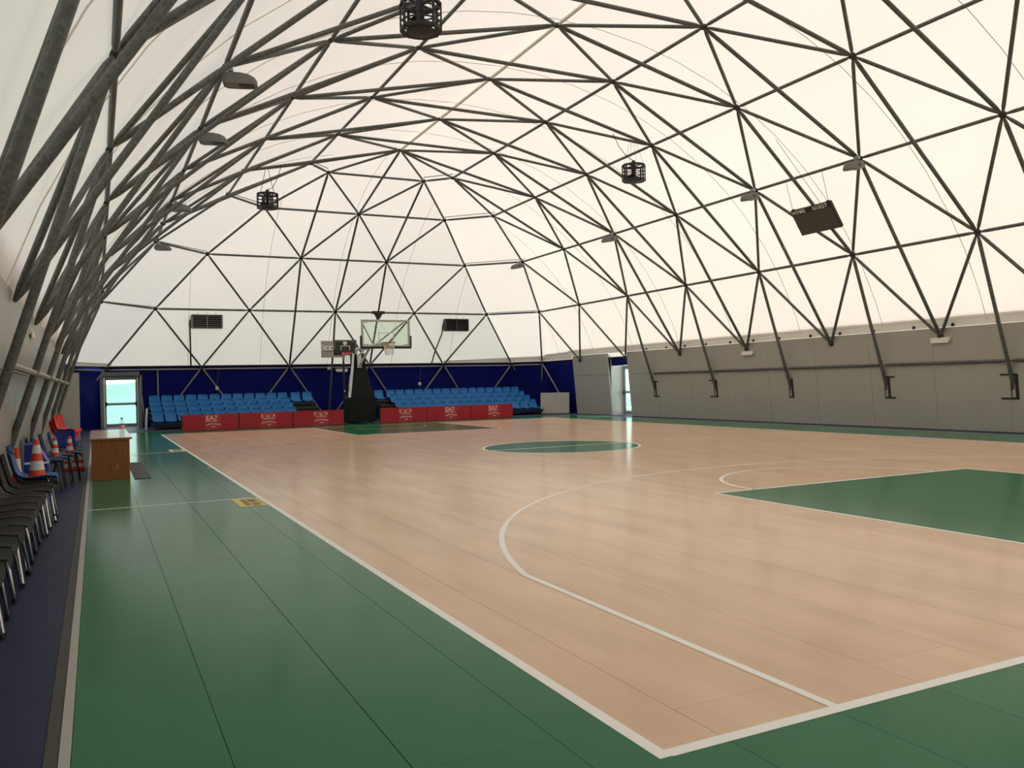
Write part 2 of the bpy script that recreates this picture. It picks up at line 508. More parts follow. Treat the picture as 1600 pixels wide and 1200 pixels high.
# floor edge trims and the navy walkway outside the court
def edge(name, x0, x1, y0, y1, z0, z1, m): MB().box(x0, x1, y0, y1, z0, z1).obj(name, m, floor)
edge('edge_strip', -2.145, -2.102, -2.3, 30.14, -0.02, 0.006, 'edge_light')
edge('edge_strip', 17.102, 17.145, -2.3, 30.14, -0.02, 0.006, 'edge_light')
edge('edge_strip', -2.102, 17.102, 30.10, 30.14, -0.02, 0.004, 'edge_dark')
edge('edge_ramp', -2.20, -2.147, -2.3, 30.14, -0.02, 0.002, 'edge_dark')
edge('walkway', -4.5, -2.202, -9.4, 37.1, -0.02, -0.004, 'navy_floor')
edge('walkway', 17.147, 19.5, -9.4, 37.1, -0.02, -0.004, 'navy_floor')
edge('walkway', -2.2, 17.145, 30.142, 37.1, -0.02, -0.004, 'navy_floor')
edge('walkway', -2.2, 17.145, -9.4, -2.302, -0.02, -0.004, 'navy_floor')

# ------------------------------------------------------------------ setting: side walls of grey sandwich panels
def wall_x(z, side):            # leaning plane of the panels
    if side > 0: return 17.92 - 0.22 * z / 2.65
    return -3.08 + 0.27 * z / 2.65
def wall_panel_mesh(side, l, z0, z1, t=0.05):
    a, b_ = wall_x(z0, side), wall_x(z1, side); o = t * side
    mb = MB(); vs = []
    for y in (0, l): vs += [(a, y, z0), (b_, y, z1), (b_ + o, y, z1), (a + o, y, z0)]
    mb.add(vs, [(0, 1, 2, 3), (7, 6, 5, 4), (0, 4, 5, 1), (1, 5, 6, 2), (2, 6, 7, 3), (3, 7, 4, 0)])
    return mb.mesh('wall_panel', 'wall_grey')
def build_wall(name, side, runs, lab):
    mb = MB()
    for y0, y1 in runs:
        o = 0.055 * side
        a, b_ = wall_x(0, side) + o, wall_x(2.62, side) + o
        vs = []
        for y in (y0 + 0.02, y1 - 0.02): vs += [(a, y, 0), (b_, y, 2.62), (b_ + 0.03 * side, y, 2.62), (a + 0.03 * side, y, 0)]
        mb.add(vs, [(0, 1, 2, 3), (7, 6, 5, 4), (0, 4, 5, 1), (1, 5, 6, 2), (2, 6, 7, 3), (3, 7, 4, 0)])
    w = mb.obj(name, 'sub_floor'); tag(w, lab, kind='structure')
    cache = {}
    for y0, y1 in runs:
        n = max(1, round((y1 - y0) / 1.97)); l = (y1 - y0) / n
        for z0, z1 in ((0.002, 1.735), (1.747, 2.65)):
            key = (round(l, 3), z0)
            if key not in cache: cache[key] = wall_panel_mesh(side, l - 0.006, z0, z1)
            for k in range(n):
                o = link('wall_panel', cache[key], w); o.location = (0, y0 + k * l + 0.003, 0)
    return w
wall_r = build_wall('wall_right', 1, [(-6.0, 26.38), (27.85, 30.8)], 'low wall of grey panels along the court')
wall_l = build_wall('wall_left', -1, [(-6.0, 26.45)], 'low wall of grey panels behind the chairs')
for w, side, y1 in ((wall_r, 1, 24.7), (wall_l, -1, 26.3)):
    xr = wall_x(1.74, side) - 0.045 * side if side > 0 else -2.70
    for k in range(-1, 5):
        ya, yb = Y0 + (k - 1) * D, Y0 + k * D
        if k == 4: yb = y1
        if yb - ya < 0.5: continue
        MB().tube([(xr, ya + 0.05, 1.74), (xr, ya + 0.16, 1.74), (xr, yb - 0.16, 1.74), (xr, yb - 0.05, 1.74)],
                  [0.02, 0.04, 0.04, 0.02], 8).obj('rail', 'rail_steel' if side < 0 else 'galv', w, smooth=True)
# cut-outs in the panels where the dome legs pass through, edged in black
for k in range(-3, 4):
    y = Y0 + k * D
    a, b_ = wall_x(0.85, 1) - 0.006, wall_x(1.42, 1) - 0.006
    mb = MB()
    for y0, y1, z0, z1 in ((y - 0.14, y - 0.06, 0.84, 1.42), (y + 0.03, y + 0.05, 0.84, 1.3), (y - 0.14, y + 0.05, 0.80, 0.85)):
        xa, xb = wall_x(z0, 1) - 0.012, wall_x(z1, 1) - 0.012
        vs = []
        for yy in (y0, y1): vs += [(xa, yy, z0), (xb, yy, z1), (xb + 0.01, yy, z1), (xa + 0.01, yy, z0)]
        mb.add(vs, [(0, 1, 2, 3), (7, 6, 5, 4), (0, 4, 5, 1), (1, 5, 6, 2), (2, 6, 7, 3), (3, 7, 4, 0)])
    sgn = {3: -1, 2: 1, 0: -1, -1: 1}.get(k)
    if sgn:
        ya, yb = sorted((y - 0.05 * sgn, y + sgn * 0.30))
        for z in (0.80, 1.38):
            xa = wall_x(z, 1) - 0.014
            mb.box(xa, xa + 0.01, ya, yb, z, z + 0.045)
    mb.obj('slot_edge', 'black', wall_r)
# beige return panel that closes the far end of the chair-side wall
ret = MB().box(-3.02, -2.44, 26.47, 26.53, 0.0, 2.09).obj('wall_return', 'beige_board'); tag(ret, 'beige return panel at the far end of the chair wall', kind='structure')
# reveal of the side door niche
rv = MB().box(17.90, 18.52, 27.86, 27.92, 0, 2.62).obj('wall_niche', 'beige_board'); tag(rv, 'pale reveal of the side door niche', kind='structure')
# hem of the membrane above the panels
for nm, side, y1 in (('trim_1', 1, 31.2), ('trim_2', -1, 27.5)):
    xa = 17.74 if side > 0 else -2.84
    mb = MB()
    n = 60; vs = []
    for k in range(n + 1):
        y = -6 + (y1 + 6) * k / n
        wv = 0.012 * math.sin(k * 2.1) + 0.008 * math.sin(k * 0.77)
        for (dx, z) in ((0.00, 2.665), (0.015, 2.83 + wv), (0.05, 2.985 + wv), (0.09, 2.97 + wv)):
            vs.append((xa + side * (dx + wv * 0.4), y, z))
    mb.add(vs, [(4 * k + j, 4 * k + j + 1, 4 * k + j + 5, 4 * k + j + 4) for k in range(n) for j in range(3)])
    h = mb.obj(nm, 'hem_white', smooth=True); tag(h, 'pale fabric hem of the membrane above the grey panels', kind='structure')
    if side > 0:
        y = 4.3; e = 0
        while y < 26:
            MB().lathe([(0.001, -0.012), (0.045, -0.01), (0.05, 0.0), (0.045, 0.012), (0.001, 0.014)], 10).obj('eyelet', 'black', h)
            h.children[-1].location = (xa - 0.012, y, 2.71); h.children[-1].rotation_euler = (0, PI / 2, 0)
            y += (1.15, 1.3, 1.2)[e % 3]; e += 1

# ------------------------------------------------------------------ setting: blue skirt wall around the far end and outside the panels
SK = MB()
def skirt(p, q, pb, qb, z0=-0.02, z1=2.50):
    # p, q: plan points of the top edge; pb, qb: the same points at the floor
    def at(t, bt, z):
        f = (z1 - z) / z1
        return Vector((t[0] + (bt[0] - t[0]) * f, t[1] + (bt[1] - t[1]) * f))
    d = (Vector(q) - Vector(p)).normalized(); n = Vector((d.y, -d.x))
    if n.dot(Vector((p[0] - XC, p[1] - 14))) < 0: n = -n
    a0, a1, b0, b1 = at(p, pb, z0), at(p, pb, z1), at(q, qb, z0), at(q, qb, z1)
    vs = [(a0.x, a0.y, z0), (b0.x, b0.y, z0), (b1.x, b1.y, z1), (a1.x, a1.y, z1)]
    vs += [(v[0] + n.x * 0.02, v[1] + n.y * 0.02, v[2]) for v in vs]
    SK.add(vs, [(0, 1, 2, 3), (7, 6, 5, 4), (0, 4, 5, 1), (1, 5, 6, 2), (2, 6, 7, 3), (3, 7, 4, 0)])
mo = mem_at(5.0)
yf = YE + mo.x; xo = mo.x
DX0, DX1 = -1.80, -0.32
xl, xr_ = XC - 5 * D / 2 * 1.003, XC + 5 * D / 2 * 1.003
ys_ = YE + 5 * D / 2
SO = 0.42; S2 = 0.17
def E_(x, f=True): return ((x, yf), (x, yf + SO)) if f else ((x, yn2), (x, yn2 - SO))
yn2 = YN - mo.x
ysn = YN - 5 * D / 2
xs_r, xs_l = XC + xo, XC - xo
CR = ((xr_, yf), (xr_ + S2, yf + SO)); CL = ((xl, yf), (xl - S2, yf + SO))
SR = ((xs_r, ys_), (xs_r + SO, ys_ + S2)); SL = ((xs_l, ys_), (xs_l - SO, ys_ + S2))
CRn = ((xr_, yn2), (xr_ + S2, yn2 - SO)); CLn = ((xl, yn2), (xl - S2, yn2 - SO))
SRn = ((xs_r, ysn), (xs_r + SO, ysn - S2)); SLn = ((xs_l, ysn), (xs_l - SO, ysn - S2))
def Rr(y): return ((xs_r, y), (xs_r + SO, y))
def go(A, B, **k): skirt(A[0], B[0], A[1], B[1], **k)
go(E_(DX1), CR); go(CR, SR); go(SR, Rr(27.95)); go(Rr(27.95), Rr(26.35), z0=2.12); go(Rr(26.35), SRn); go(SRn, CRn); go(CRn, CLn); go(CLn, SLn); go(SLn, SL)
go(SL, ((DX0, yf), (DX0, yf + 0.30)))
skirt((DX0, yf), (DX1, yf), (DX0, yf + SO), (DX1, yf + SO), z0=2.14)
wall_far = SK.obj('wall_far', 'skirt_blue'); tag(wall_far, 'navy blue fabric skirt under the membrane behind the seats', kind='structure')
# white fold and dark edge along the top of the skirt at the far end
for (p, q) in (((xl, yf), (xr_, yf)), ((xr_, yf), (XC + xo, ys_)), ((XC - xo, ys_), (xl, yf)), ((XC + xo, ys_), (XC + xo, 30.5))):
    MB().tube([(p[0], p[1] - 0.03, 2.49), (q[0], q[1] - 0.03, 2.49)], 0.035, 6).obj('fold', 'black', wall_far)
# pale fold that hangs in the far corners
tr3 = MB(); vs = []
cpts = [(13.0, yf - 0.06), (xr_ - 0.2, yf - 0.06), (XC + xo - 0.12, ys_ - 0.1), (XC + xo - 0.1, 31.0)]
hs = [2.62, 2.74, 2.84, 2.93]
for (cx, cy), hh in zip(cpts, hs): vs += [(cx, cy, 2.53), (cx, cy - 0.03, hh)]
tr3.add(vs, [(2 * k, 2 * k + 1, 2 * k + 3, 2 * k + 2) for k in range(3)])
t3 = tr3.obj('trim_3', 'hem_white'); tag(t3, 'sagging pale fold of membrane in the corner over the blue skirt', kind='structure')
tr4 = MB(); vs = []
for (cx, cy), hh in zip([(XC - xo + 0.1, 31.5), (XC - xo + 0.12, ys_ - 0.1), (xl + 0.2, yf - 0.06)], [2.72, 2.68, 2.62]): vs += [(cx, cy, 2.53), (cx, cy - 0.03, hh)]
tr4.add(vs, [(2 * k, 2 * k + 1, 2 * k + 3, 2 * k + 2) for k in range(2)])
t4 = tr4.obj('trim_4', 'hem_white'); tag(t4, 'pale fold of membrane over the blue skirt beside the far door', kind='structure')

# ------------------------------------------------------------------ setting: doors
def make_door(name, w, lab):
    # local: door in the plane y = 0, x from 0 to w, height 2.06
    d = thing(name, None, None); d['label'] = lab; d['kind'] = 'structure'
    fr = MB()
    fr.box(-0.07, 0.0, -0.06, 0.06, 0, 2.13); fr.box(w, w + 0.07, -0.06, 0.06, 0, 2.13); fr.box(0, w, -0.06, 0.06, 2.051, 2.13)
    fr.obj('door_frame', 'alu', d, bevel=0.006)
    lf = MB(); s = 0.075
    lf.box(0.005, s, -0.025, 0.025, 0.01, 2.05); lf.box(w - s, w - 0.005, -0.025, 0.025, 0.01, 2.05)
    lf.box(s, w - s, -0.025, 0.025, 0.01, 0.17); lf.box(s, w - s, -0.025, 0.025, 1.96, 2.05); lf.box(s, w - s, -0.02, 0.02, 0.93, 1.03)
    leaf = lf.obj('door_leaf', 'alu', d, bevel=0.005)
    for z0, z1 in ((0.17, 0.93), (1.03, 1.96)):
        MB().box(s, w - s, -0.006, 0.006, z0, z1).obj('pane', 'door_glass', leaf)
    pb = MB(); pb.tube([(0.08, -0.10, 0.98), (w - 0.08, -0.10, 0.98)], 0.022, 10)
    bar = pb.obj('push_bar', 'alu', leaf, smooth=True)
    bk = MB(); bk.box(0.03, 0.10, -0.13, -0.025, 0.90, 1.06); bk.box(w - 0.10, w - 0.03, -0.13, -0.025, 0.90, 1.06)
    bk.obj('push_bar_bracket', 'black', leaf, bevel=0.004)
    return d
d1 = make_door('door_1', 1.24, 'glazed aluminium emergency door with push bar in the blue far wall')
d1.location = (-1.68, 35.42, 0)
pf = MB(); pf.box(-0.16, -0.071, -0.35, 0.08, 0, 2.30); pf.box(1.311, 1.40, -0.35, 0.08, 0, 2.30); pf.box(-0.16, 1.40, -0.35, 0.08, 2.131, 2.30)
pf.obj('portal', 'mid_grey', d1, bevel=0.006)
d2 = make_door('door_2', 1.16, 'glazed aluminium door with push bar in the side niche')
d2.location = (18.50, 27.75, 0); d2.rotation_euler = (0, 0, -PI / 2)

# ------------------------------------------------------------------ outside
gr = MB().box(-70, 90, -60, 110, -0.6, -0.42).obj('ground', 'lawn'); tag(gr, 'bright lawn outside the glazed doors', kind='structure')
gr2 = MB().box(-12, 30, 35.6, 38.2, -0.42, -0.05).obj('ground_paving', 'beige_board'); tag(gr2, 'pale paving outside the far door', kind='structure')
gr3 = MB().box(18.55, 22, 20, 36, -0.42, -0.05).obj('ground_side_paving', 'beige_board'); tag(gr3, 'pale paving outside the side door', kind='structure')
def bank(name, cx, cy, lx, ly, h, seed, m, along_x=False):
    rnd = random.Random(seed); n = 28; vs = []; fs = []
    for j in range(n + 1):
        for i in range(n + 1):
            u, v = i / n, j / n
            c_, d_ = (u, v) if along_x else (v, u)
            z = h * max(0.0, math.sin(PI * c_)) ** 0.8 * (0.75 + 0.25 * math.sin(5 * d_ + seed)) + rnd.uniform(-0.06, 0.06) - 0.6
            vs.append((cx + (u - 0.5) * lx, cy + (v - 0.5) * ly, z))
    for j in range(n):
        for i in range(n):
            a = j * (n + 1) + i; fs.append((a, a + 1, a + n + 2, a + n + 1))
    return MB().add(vs, fs).obj(name, m, smooth=True)
bk1 = bank('ground_bank', -4, 62, 60, 24, 4.2, 3, 'bank_grass'); tag(bk1, 'sunlit grassy bank beyond the far door', kind='structure')
bk2 = bank('ground_slope', 44, 40, 20, 60, 3.6, 5, 'leaf_pale', True); tag(bk2, 'sunlit grassy slope beyond the side door', kind='structure')

# ------------------------------------------------------------------ dome frame: galvanised tube lattice
frame = thing('dome_frame', 'galvanised steel tube lattice carrying the white membrane over the whole court', 'frame')
TUBES = {}
def strut(name, p, q, m='galv', r=0.041):
    p = Vector(p); q = Vector(q); d = q - p; L = round(d.length, 1)
    key = (L, m, r)
    if key not in TUBES:
        mb = MB()
        mb.tube([(0, 0, 0.04), (0, 0, 0.09), (0, 0, 0.24), (0, 0, L - 0.24), (0, 0, L - 0.09), (0, 0, L - 0.04)], [r * 0.5, r * 0.62, r, r, r * 0.62, r * 0.5], 10, cap=True)
        TUBES[key] = mb.mesh(name, m, smooth=True)
    o = link(name, TUBES[key], frame)
    o.location = p; o.rotation_mode = 'QUATERNION'
    o.rotation_quaternion = d.to_track_quat('Z', 'Y'); o.scale = (1, 1, d.length / L)
    return o
node_me = MB().lathe([(0.03, -0.045), (0.075, -0.035), (0.085, 0.0), (0.075, 0.035), (0.03, 0.045)], 10).mesh('node_plate', 'node_steel', smooth=True)
def node(p):
    o = link('node_plate', node_me, frame); o.location = p
    v = Vector((p[0] - XC, 0, p[2] - 1.0)) if p[1] < YE else Vector((0, p[1] - YE, p[2] - 1))
    o.rotation_mode = 'QUATERNION'; o.rotation_quaternion = v.to_track_quat('Z', 'Y')
KMIN = -4.0
def side_node(rows, i, k): return (rows[i][0], Y0 + k * D, rows[i][1])
def kset(i):
    hi = 3 + i / 2; ks = []; k = hi
    while k >= KMIN: ks.append(k); k -= 1
    return ks
done_nodes = set()
for rows, sd_ in ((ROWS_R, 1), (ROWS_L, -1)):
    for i in range(0, 6):
        ks = kset(i)
        for k in ks:
            p = side_node(rows, i, k)
            if sd_ > 0 or i not in (0, 5): node(p)
            if k - 1 >= KMIN and i < 5 and not (i == 0 and sd_ < 0):
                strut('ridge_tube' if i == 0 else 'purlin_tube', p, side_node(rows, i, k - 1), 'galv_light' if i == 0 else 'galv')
            if i < 5:
                for dk in (0.5, -0.5):
                    k2 = k + dk
                    if k2 < KMIN: continue
                    # the first right-hand diagonal of the edge node also bounds the hip
                    strut('diagonal_tube', p, side_node(rows, i + 1, k2))
            if i + 2 <= 6 and k <= 3 + (0.5 if i == 1 else 0):
                if i + 2 == 6 and k > 3: continue
                strut('leg_tube' if i == 4 else 'chord_tube', p, side_node(rows, i + 2, k), 'galv', 0.046)
for k in (-3.5, -2.5, -1.5, -0.5, 0.5, 1.5, 2.5):
    strut('chord_tube', side_node(ROWS_L, 1, k), side_node(ROWS_R, 1, k), 'galv', 0.046)
# diagonals from the wall line down to the ground on the far corners are hidden by the panels: only the ends show them
def end_node(i, m): return (XC + m * D * 1.003, YE + PROF[i][0], PROF[i][1])
for i in range(0, 6):
    ms = [-i / 2 + j for j in range(i + 1)]
    for m in ms:
        p = end_node(i, m)
        if i > 0: node(p)
        if m + 1 <= i / 2 and 0 < i < 5: strut('purlin_tube', p, end_node(i, m + 1))
        if i < 5:
            for dm in (-0.5, 0.5): strut('diagonal_tube', p, end_node(i + 1, m + dm))
        elif i == 5:
            for dm in (-0.5, 0.5):
                if m == -2.5 and dm > 0: continue
                strut('diagonal_tube', p, end_node(6, m + dm), 'rail_steel', 0.036)
        if i + 2 <= 5 and abs(m) <= 0.5 and i in (0, 1, 2, 3):
            strut('chord_tube', p, end_node(i + 2, m), 'galv', 0.043)
strut('leg_tube', end_node(4, 0), end_node(6, 0), 'galv', 0.043)
# short tubes across the two far hips, and the dark rail along the far skirt
for rows, sg in ((ROWS_R, 1), (ROWS_L, -1)):
    for i in range(1, 5):
        strut('hip_tube', side_node(rows, i, 3 + i / 2), end_node(i, sg * i / 2))
for m in range(-2, 4):
    a, b_ = end_node(5, m - 0.5), end_node(5, m + 0.5)
    strut('base_rail', (a[0], a[1] + 0.02, 2.36), (b_[0], b_[1] + 0.02, 2.36), 'rail_steel', 0.032)
for sg, rows in ((1, ROWS_R), (-1, ROWS_L)):
    p = side_node(rows, 5, 5.5); e = end_node(5, sg * 2.5)
    strut('base_rail', (p[0], p[1], 2.36), (e[0], e[1], 2.36), 'rail_steel', 0.032)
    for tgt in ((p[0] + 0.5 * sg, 33.7 - 1.8, -0.02), (p[0] + 0.4 * sg, 33.7 + 0.9, -0.02)):
        strut('diagonal_tube', p, tgt, 'rail_steel', 0.036)
MB().tube([(0.32, 35.02, 0), (0.32, 35.0, 2.34)], 0.03, 8).obj('post', 'rail_steel', frame, smooth=True)

# ------------------------------------------------------------------ seating stands
seat_mb = MB()
def shell_seat(mb, w=0.40, d=0.40, hb=0.36):
    # one-piece stand seat: pan and curved back, front towards -y; origin at the rear foot of the pan
    prof = [(-d, -0.045), (-d + 0.015, 0.0), (-d * 0.6, -0.012), (-d * 0.25, -0.008), (-0.06, 0.025), (-0.01, 0.10), (0.03, 0.22), (0.055, hb - 0.03), (0.05, hb)]
    n = 6; vs = []
    for side in (0, 1):
        for j, (y, z) in enumerate(prof):
            wj = w * (1.0 if j < 7 else (0.97 if j == 7 else 0.86))
            for k in range(n + 1):
                u = k / n * 2 - 1
                lift = 0.022 * u * u
                off = -0.012 * side
                if j < 4: vs.append((u * wj / 2, y, z + lift + off))
                else: vs.append((u * wj / 2, y - lift - off, z))
    N = len(prof) * (n + 1); fs = []
    for j in range(len(prof) - 1):
        for k in range(n):
            a = j * (n + 1) + k
            fs.append((a, a + 1, a + n + 2, a + n + 1)); fs.append((N + a, N + a + n + 1, N + a + n + 2, N + a + 1))
    ring = [k for k in range(n + 1)] + [j * (n + 1) + n for j in range(1, len(prof))] + [(len(prof) - 1) * (n + 1) + k for k in range(n - 1, -1, -1)] + [j * (n + 1) for j in range(len(prof) - 2, 0, -1)]
    for a, b in zip(ring, ring[1:] + ring[:1]): fs.append((a, N + a, N + b, b))
    mb.add(vs, fs)
shell_seat(seat_mb)
seat_me = seat_mb.mesh('seat', 'seat_blue', smooth=True)
RY = [32.36, 32.96, 33.56, 34.16]; RZ = [0.34, 0.54, 0.74, 0.94]
def stand(label, seats, x0, x1, steps_x):
    t = thing('seating_stand', label, 'seating', ((x0 + x1) / 2, 31.95, 0))
    ox, oy = -t.location.x, -t.location.y
    for r in range(4):
        z = RZ[r] - 0.10
        y0 = RY[r] - 0.42; y1 = RY[r] + 0.17
        mb = MB(); mb.box(x0 + ox, x1 + ox, y0 + oy, y1 + oy, z - 0.06, z)
        mb.obj('tier_deck', 'black_pad', t, bevel=0.004)
        MB().box(x0 + ox, x1 + ox, y0 + oy + 0.05, y0 + oy + 0.07, z - 0.2 if r else 0.08, z - 0.062).obj('riser', 'black', t)
        MB().box(x0 + ox, x1 + ox, y0 + oy - 0.012, y0 + oy - 0.001, z - 0.05, z + 0.005).obj('nosing', 'dark_grey' if r else 'chair_slate', t)
        for x in seats[r]:
            o = link('seat', seat_me, t); o.location = (x + ox, RY[r] + oy, RZ[r])
            o.rotation_euler = (0, 0, random.uniform(-0.02, 0.02))
        n = int((x1 - x0) / 0.9)
    fx = x0 + 0.1
    while fx < x1:
        mb = MB()
        for r in range(4):
            y = RY[r] - 0.36; z = RZ[r] - 0.17
            mb.box(fx + ox - 0.02, fx + ox + 0.02, y + oy, y + oy + 0.04, 0, z)
        mb.box(fx + ox - 0.02, fx + ox + 0.02, RY[0] - 0.36 + oy, 34.3 + oy, 0.0, 0.04)
        mb.obj('trestle', 'dark_grey', t)
        fx += (x1 - x0 - 0.2) / 6
    MB().box(x0 + ox, x1 + ox, RY[0] - 0.30 + oy, RY[0] - 0.27 + oy, 0.12, 0.15).obj('brace', 'rail_steel', t)
    for k, xx in enumerate(steps_x):
        mb = MB(); mb.box(xx[0] + ox, xx[1] + ox, 33.0 + oy, 33.7 + oy, 0.0, 0.54); mb.box(xx[0] + ox, xx[1] + ox, 32.3 + oy, 33.0 + oy, 0.0, 0.34)
        mb.obj('aisle_step', 'black', t, bevel=0.004)
        MB().box(xx[0] + ox, xx[1] + ox, 32.29 + oy, 32.33 + oy, 0.342, 0.36).obj('step_edge', 'rail_steel', t)
    return t
pL = [0.13 + 0.462 * k for k in range(12)]
stand('tiered stand of blue plastic seats between the far door and the hoop', [pL, pL, pL, pL + [5.76, 6.26]], -0.10, 6.55, [(5.5, 6.5)])
pR = [10.06 + 0.4525 * k for k in range(15)]
stand('tiered stand of blue plastic seats on the window side of the hoop', [pR, pR, pR, [9.50] + pR], 9.25, 16.75, [(9.3, 9.8)])

# ------------------------------------------------------------------ red advertising boards
def eagle(mb, s, z):
    # spread wings drawn as five slanted bars either side of a body
    for sg in (-1, 1):
        for k in range(5):
            x0 = sg * 0.022; x1 = sg * (0.20 - 0.036 * k); zi = z - 0.035 - 0.013 * k; zo = z + 0.075 - 0.030 * k
            vs = [(x0 * s, 0, zi), (x0 * s, 0, zi + 0.012), (x1 * s, 0, zo + 0.022), (x1 * s * 0.93, 0, zo)]
            mb.add(vs + [(v[0], 0.003, v[2]) for v in vs], [(0, 1, 2, 3), (7, 6, 5, 4), (0, 4, 5, 1), (1, 5, 6, 2), (2, 6, 7, 3), (3, 7, 4, 0)])
    mb.prism([(-0.016 * s, z - 0.03), (0.0, z - 0.10), (0.016 * s, z - 0.03), (0.012 * s, z + 0.03), (-0.012 * s, z + 0.03)], 'y', 0, 0.003)
    mb.box(-0.006 * s, 0.026 * s, 0, 0.003, z + 0.035, z + 0.052)
def text_part(parent, s, size, x, z, y, m, bold=0.0, spacing=1.0, name='lettering', arch=0.0):
    me = text_mesh(s, size, m, name, bold, spacing)
    if arch:
        xs_ = [v.co.x for v in me.vertices]; hw = max(abs(min(xs_)), abs(max(xs_)))
        for v in me.vertices: v.co.y += arch * (1 - (v.co.x / hw) ** 2)
    o = link(name, me, parent); o.location = (x, y, z); o.rotation_euler = (PI / 2, 0, 0)
    return o
def ad_board(kind, label, x0):
    t = thing('advertising_board', label, 'board', (x0 + 1.0, 29.5, 0), 0, 'red advertising boards under the hoop')
    MB().box(-0.965, 0.965, 0.0, 0.035, 0.012, 0.575).obj('panel', 'board_red', t, bevel=0.006)
    MB().box(-0.98, 0.98, -0.008, 0.043, 0.566, 0.59).obj('top_rail', 'board_red', t)
    MB().box(-1.0, -0.967, 0.008, 0.05, 0.0, 0.56).obj('end_post', 'black', t)
    MB().box(-0.20, 0.34, -0.004, 0.0, 0.02, 0.56).obj('print_patch', 'board_patch', t)
    for sx in (-0.7, 0.7):
        MB().prism([(0.035, 0.0), (0.34, 0.0), (0.34, 0.02), (0.06, 0.42), (0.035, 0.42)], 'x', sx - 0.012, sx + 0.012).obj('foot', 'black', t)
    cx = 0.07
    if kind == 'EA7':
        text_part(t, 'EA7', 0.235, cx - 0.03, 0.445, -0.006, 'print_pink', 0.006, 1.05)
        text_part(t, 'EMPORIO ARMANI', 0.052, cx - 0.03, 0.335, -0.006, 'print_pink', 0.001, 1.05)
    else:
        text_part(t, 'E', 0.17, cx - 0.215, 0.46, -0.006, 'print_pink', 0.004)
        text_part(t, 'A', 0.17, cx + 0.215, 0.46, -0.006, 'print_pink', 0.004)
        mb = MB(); eagle(mb, 0.75, 0.465); o = mb.obj('eagle_emblem', 'print_pink', t); o.location = (cx, -0.008, 0)
        text_part(t, kind, 0.082, cx, 0.352, -0.006, 'print_pink', 0.002, 1.1)
    text_part(t, 'OLIMPIA MILANO', 0.068, cx + 0.02, 0.19, -0.006, 'print_pink', 0.003, 1.0, arch=0.045)
    text_part(t, '1936', 0.066, cx + 0.02, 0.125, -0.006, 'print_pink', 0.003, 1.1)
    return t
ad_board('EA7', 'red EA7 board closest to the far door, below the blue seats', 0.72)
ad_board('TIMEPIECES', 'red TIMEPIECES board between the EA7 and EYEWEAR boards', 2.69)
ad_board('EYEWEAR', 'red EYEWEAR board on the door side of the black hoop base', 4.66)
ad_board('EYEWEAR', 'red EYEWEAR board beside the hoop base, next to two EA7 boards', 8.07)
ad_board('EA7', 'red EA7 board between another EA7 board and the EYEWEAR board', 10.02)
ad_board('EA7', 'red EA7 board at the end of the row, by the beige leaning panels', 11.98)

# ------------------------------------------------------------------ main basketball stand
hoop = thing('basketball_hoop', 'large black padded basketball stand with glass backboard behind the far baseline', 'hoop', (7.47, 29.8, 0))
hx, hy = 7.47, 29.8
def H(mb, name, m, parent=hoop, smooth=False, bevel=0.0):
    for i, v in enumerate(mb.v): mb.v[i] = (v[0] - hx, v[1] - hy, v[2])
    return mb.obj(name, m, parent, smooth, bevel)
H(MB().box(6.86, 8.04, 29.8, 30.45, 0.07, 1.04), 'base_pad', 'black_pad', bevel=0.03)
H(MB().box(7.30, 7.75, 30.46, 31.7, 0.10, 0.55), 'counterweight', 'black', bevel=0.02)
mb = MB()
vs = [(6.97, 29.86, 1.05), (7.97, 29.86, 1.05), (7.97, 30.42, 1.05), (6.97, 30.42, 1.05), (7.22, 30.1, 2.22), (7.75, 30.1, 2.22), (7.75, 30.5, 2.22), (7.22, 30.5, 2.22)]
mb.add(vs, [(0, 3, 2, 1), (4, 5, 6, 7), (0, 1, 5, 4), (1, 2, 6, 5), (2, 3, 7, 6), (3, 0, 4, 7)])
H(mb, 'column_pad', 'black_pad', bevel=0.02)
for x0 in (7.20, 7.56):
    H(MB().box(x0, x0 + 0.18, 30.15, 30.5, 2.2, 2.80), 'arm_pad', 'black_pad', bevel=0.015)
H(MB().box(7.33, 7.66, 30.12, 30.16, 2.16, 2.21), 'maker_plate', 'mid_grey')
mb = MB()
for x in (7.05, 7.89):
    for y in (29.95, 30.3): mb.tube([(x - 0.02, y, 0.045), (x + 0.02, y, 0.045)], 0.045, 12)
H(mb, 'wheel', 'dark_grey', smooth=True)
mb = MB(); mb.tube([(6.93, 29.72, 1.05), (7.16, 30.0, 2.3)], 0.055, 8); mb.tube([(7.16, 30.0, 2.3), (7.24, 30.15, 2.78)], 0.045, 8)
H(mb, 'lift_arm', 'white_paint', smooth=True)
H(MB().tube([(7.06, 29.78, 1.45), (6.92, 29.70, 1.48), (6.98, 29.72, 1.92), (7.12, 29.85, 1.92)], 0.015, 6), 'handle', 'white_paint', smooth=True)
mb = MB()
for x in (7.36, 7.62): mb.tube([(x, 30.3, 2.55), (x, 30.1, 2.96), (x - 0.02, 27.05, 3.02)], 0.06, 8)
mb.tube([(7.49, 30.35, 2.2), (7.49, 28.6, 3.02)], 0.05, 8); mb.box(7.38, 7.62, 26.88, 27.06, 2.88, 3.06)
mb.box(7.40, 7.58, 30.15, 30.45, 2.15, 2.75)
H(mb, 'boom', 'white_paint', smooth=True)
mb = MB()
for x in (6.75, 8.25): mb.tube([(7.49, 28.2, 3.0), (x, 27.0, 3.78 if x > 7 else 3.7)], 0.022, 6)
H(mb, 'stay', 'dark_grey', smooth=True)
BX0, BX1, BZ0, BZ1, BY = 6.62, 8.46, 2.88, 3.88, 26.82
fr = MB(); w = 0.075
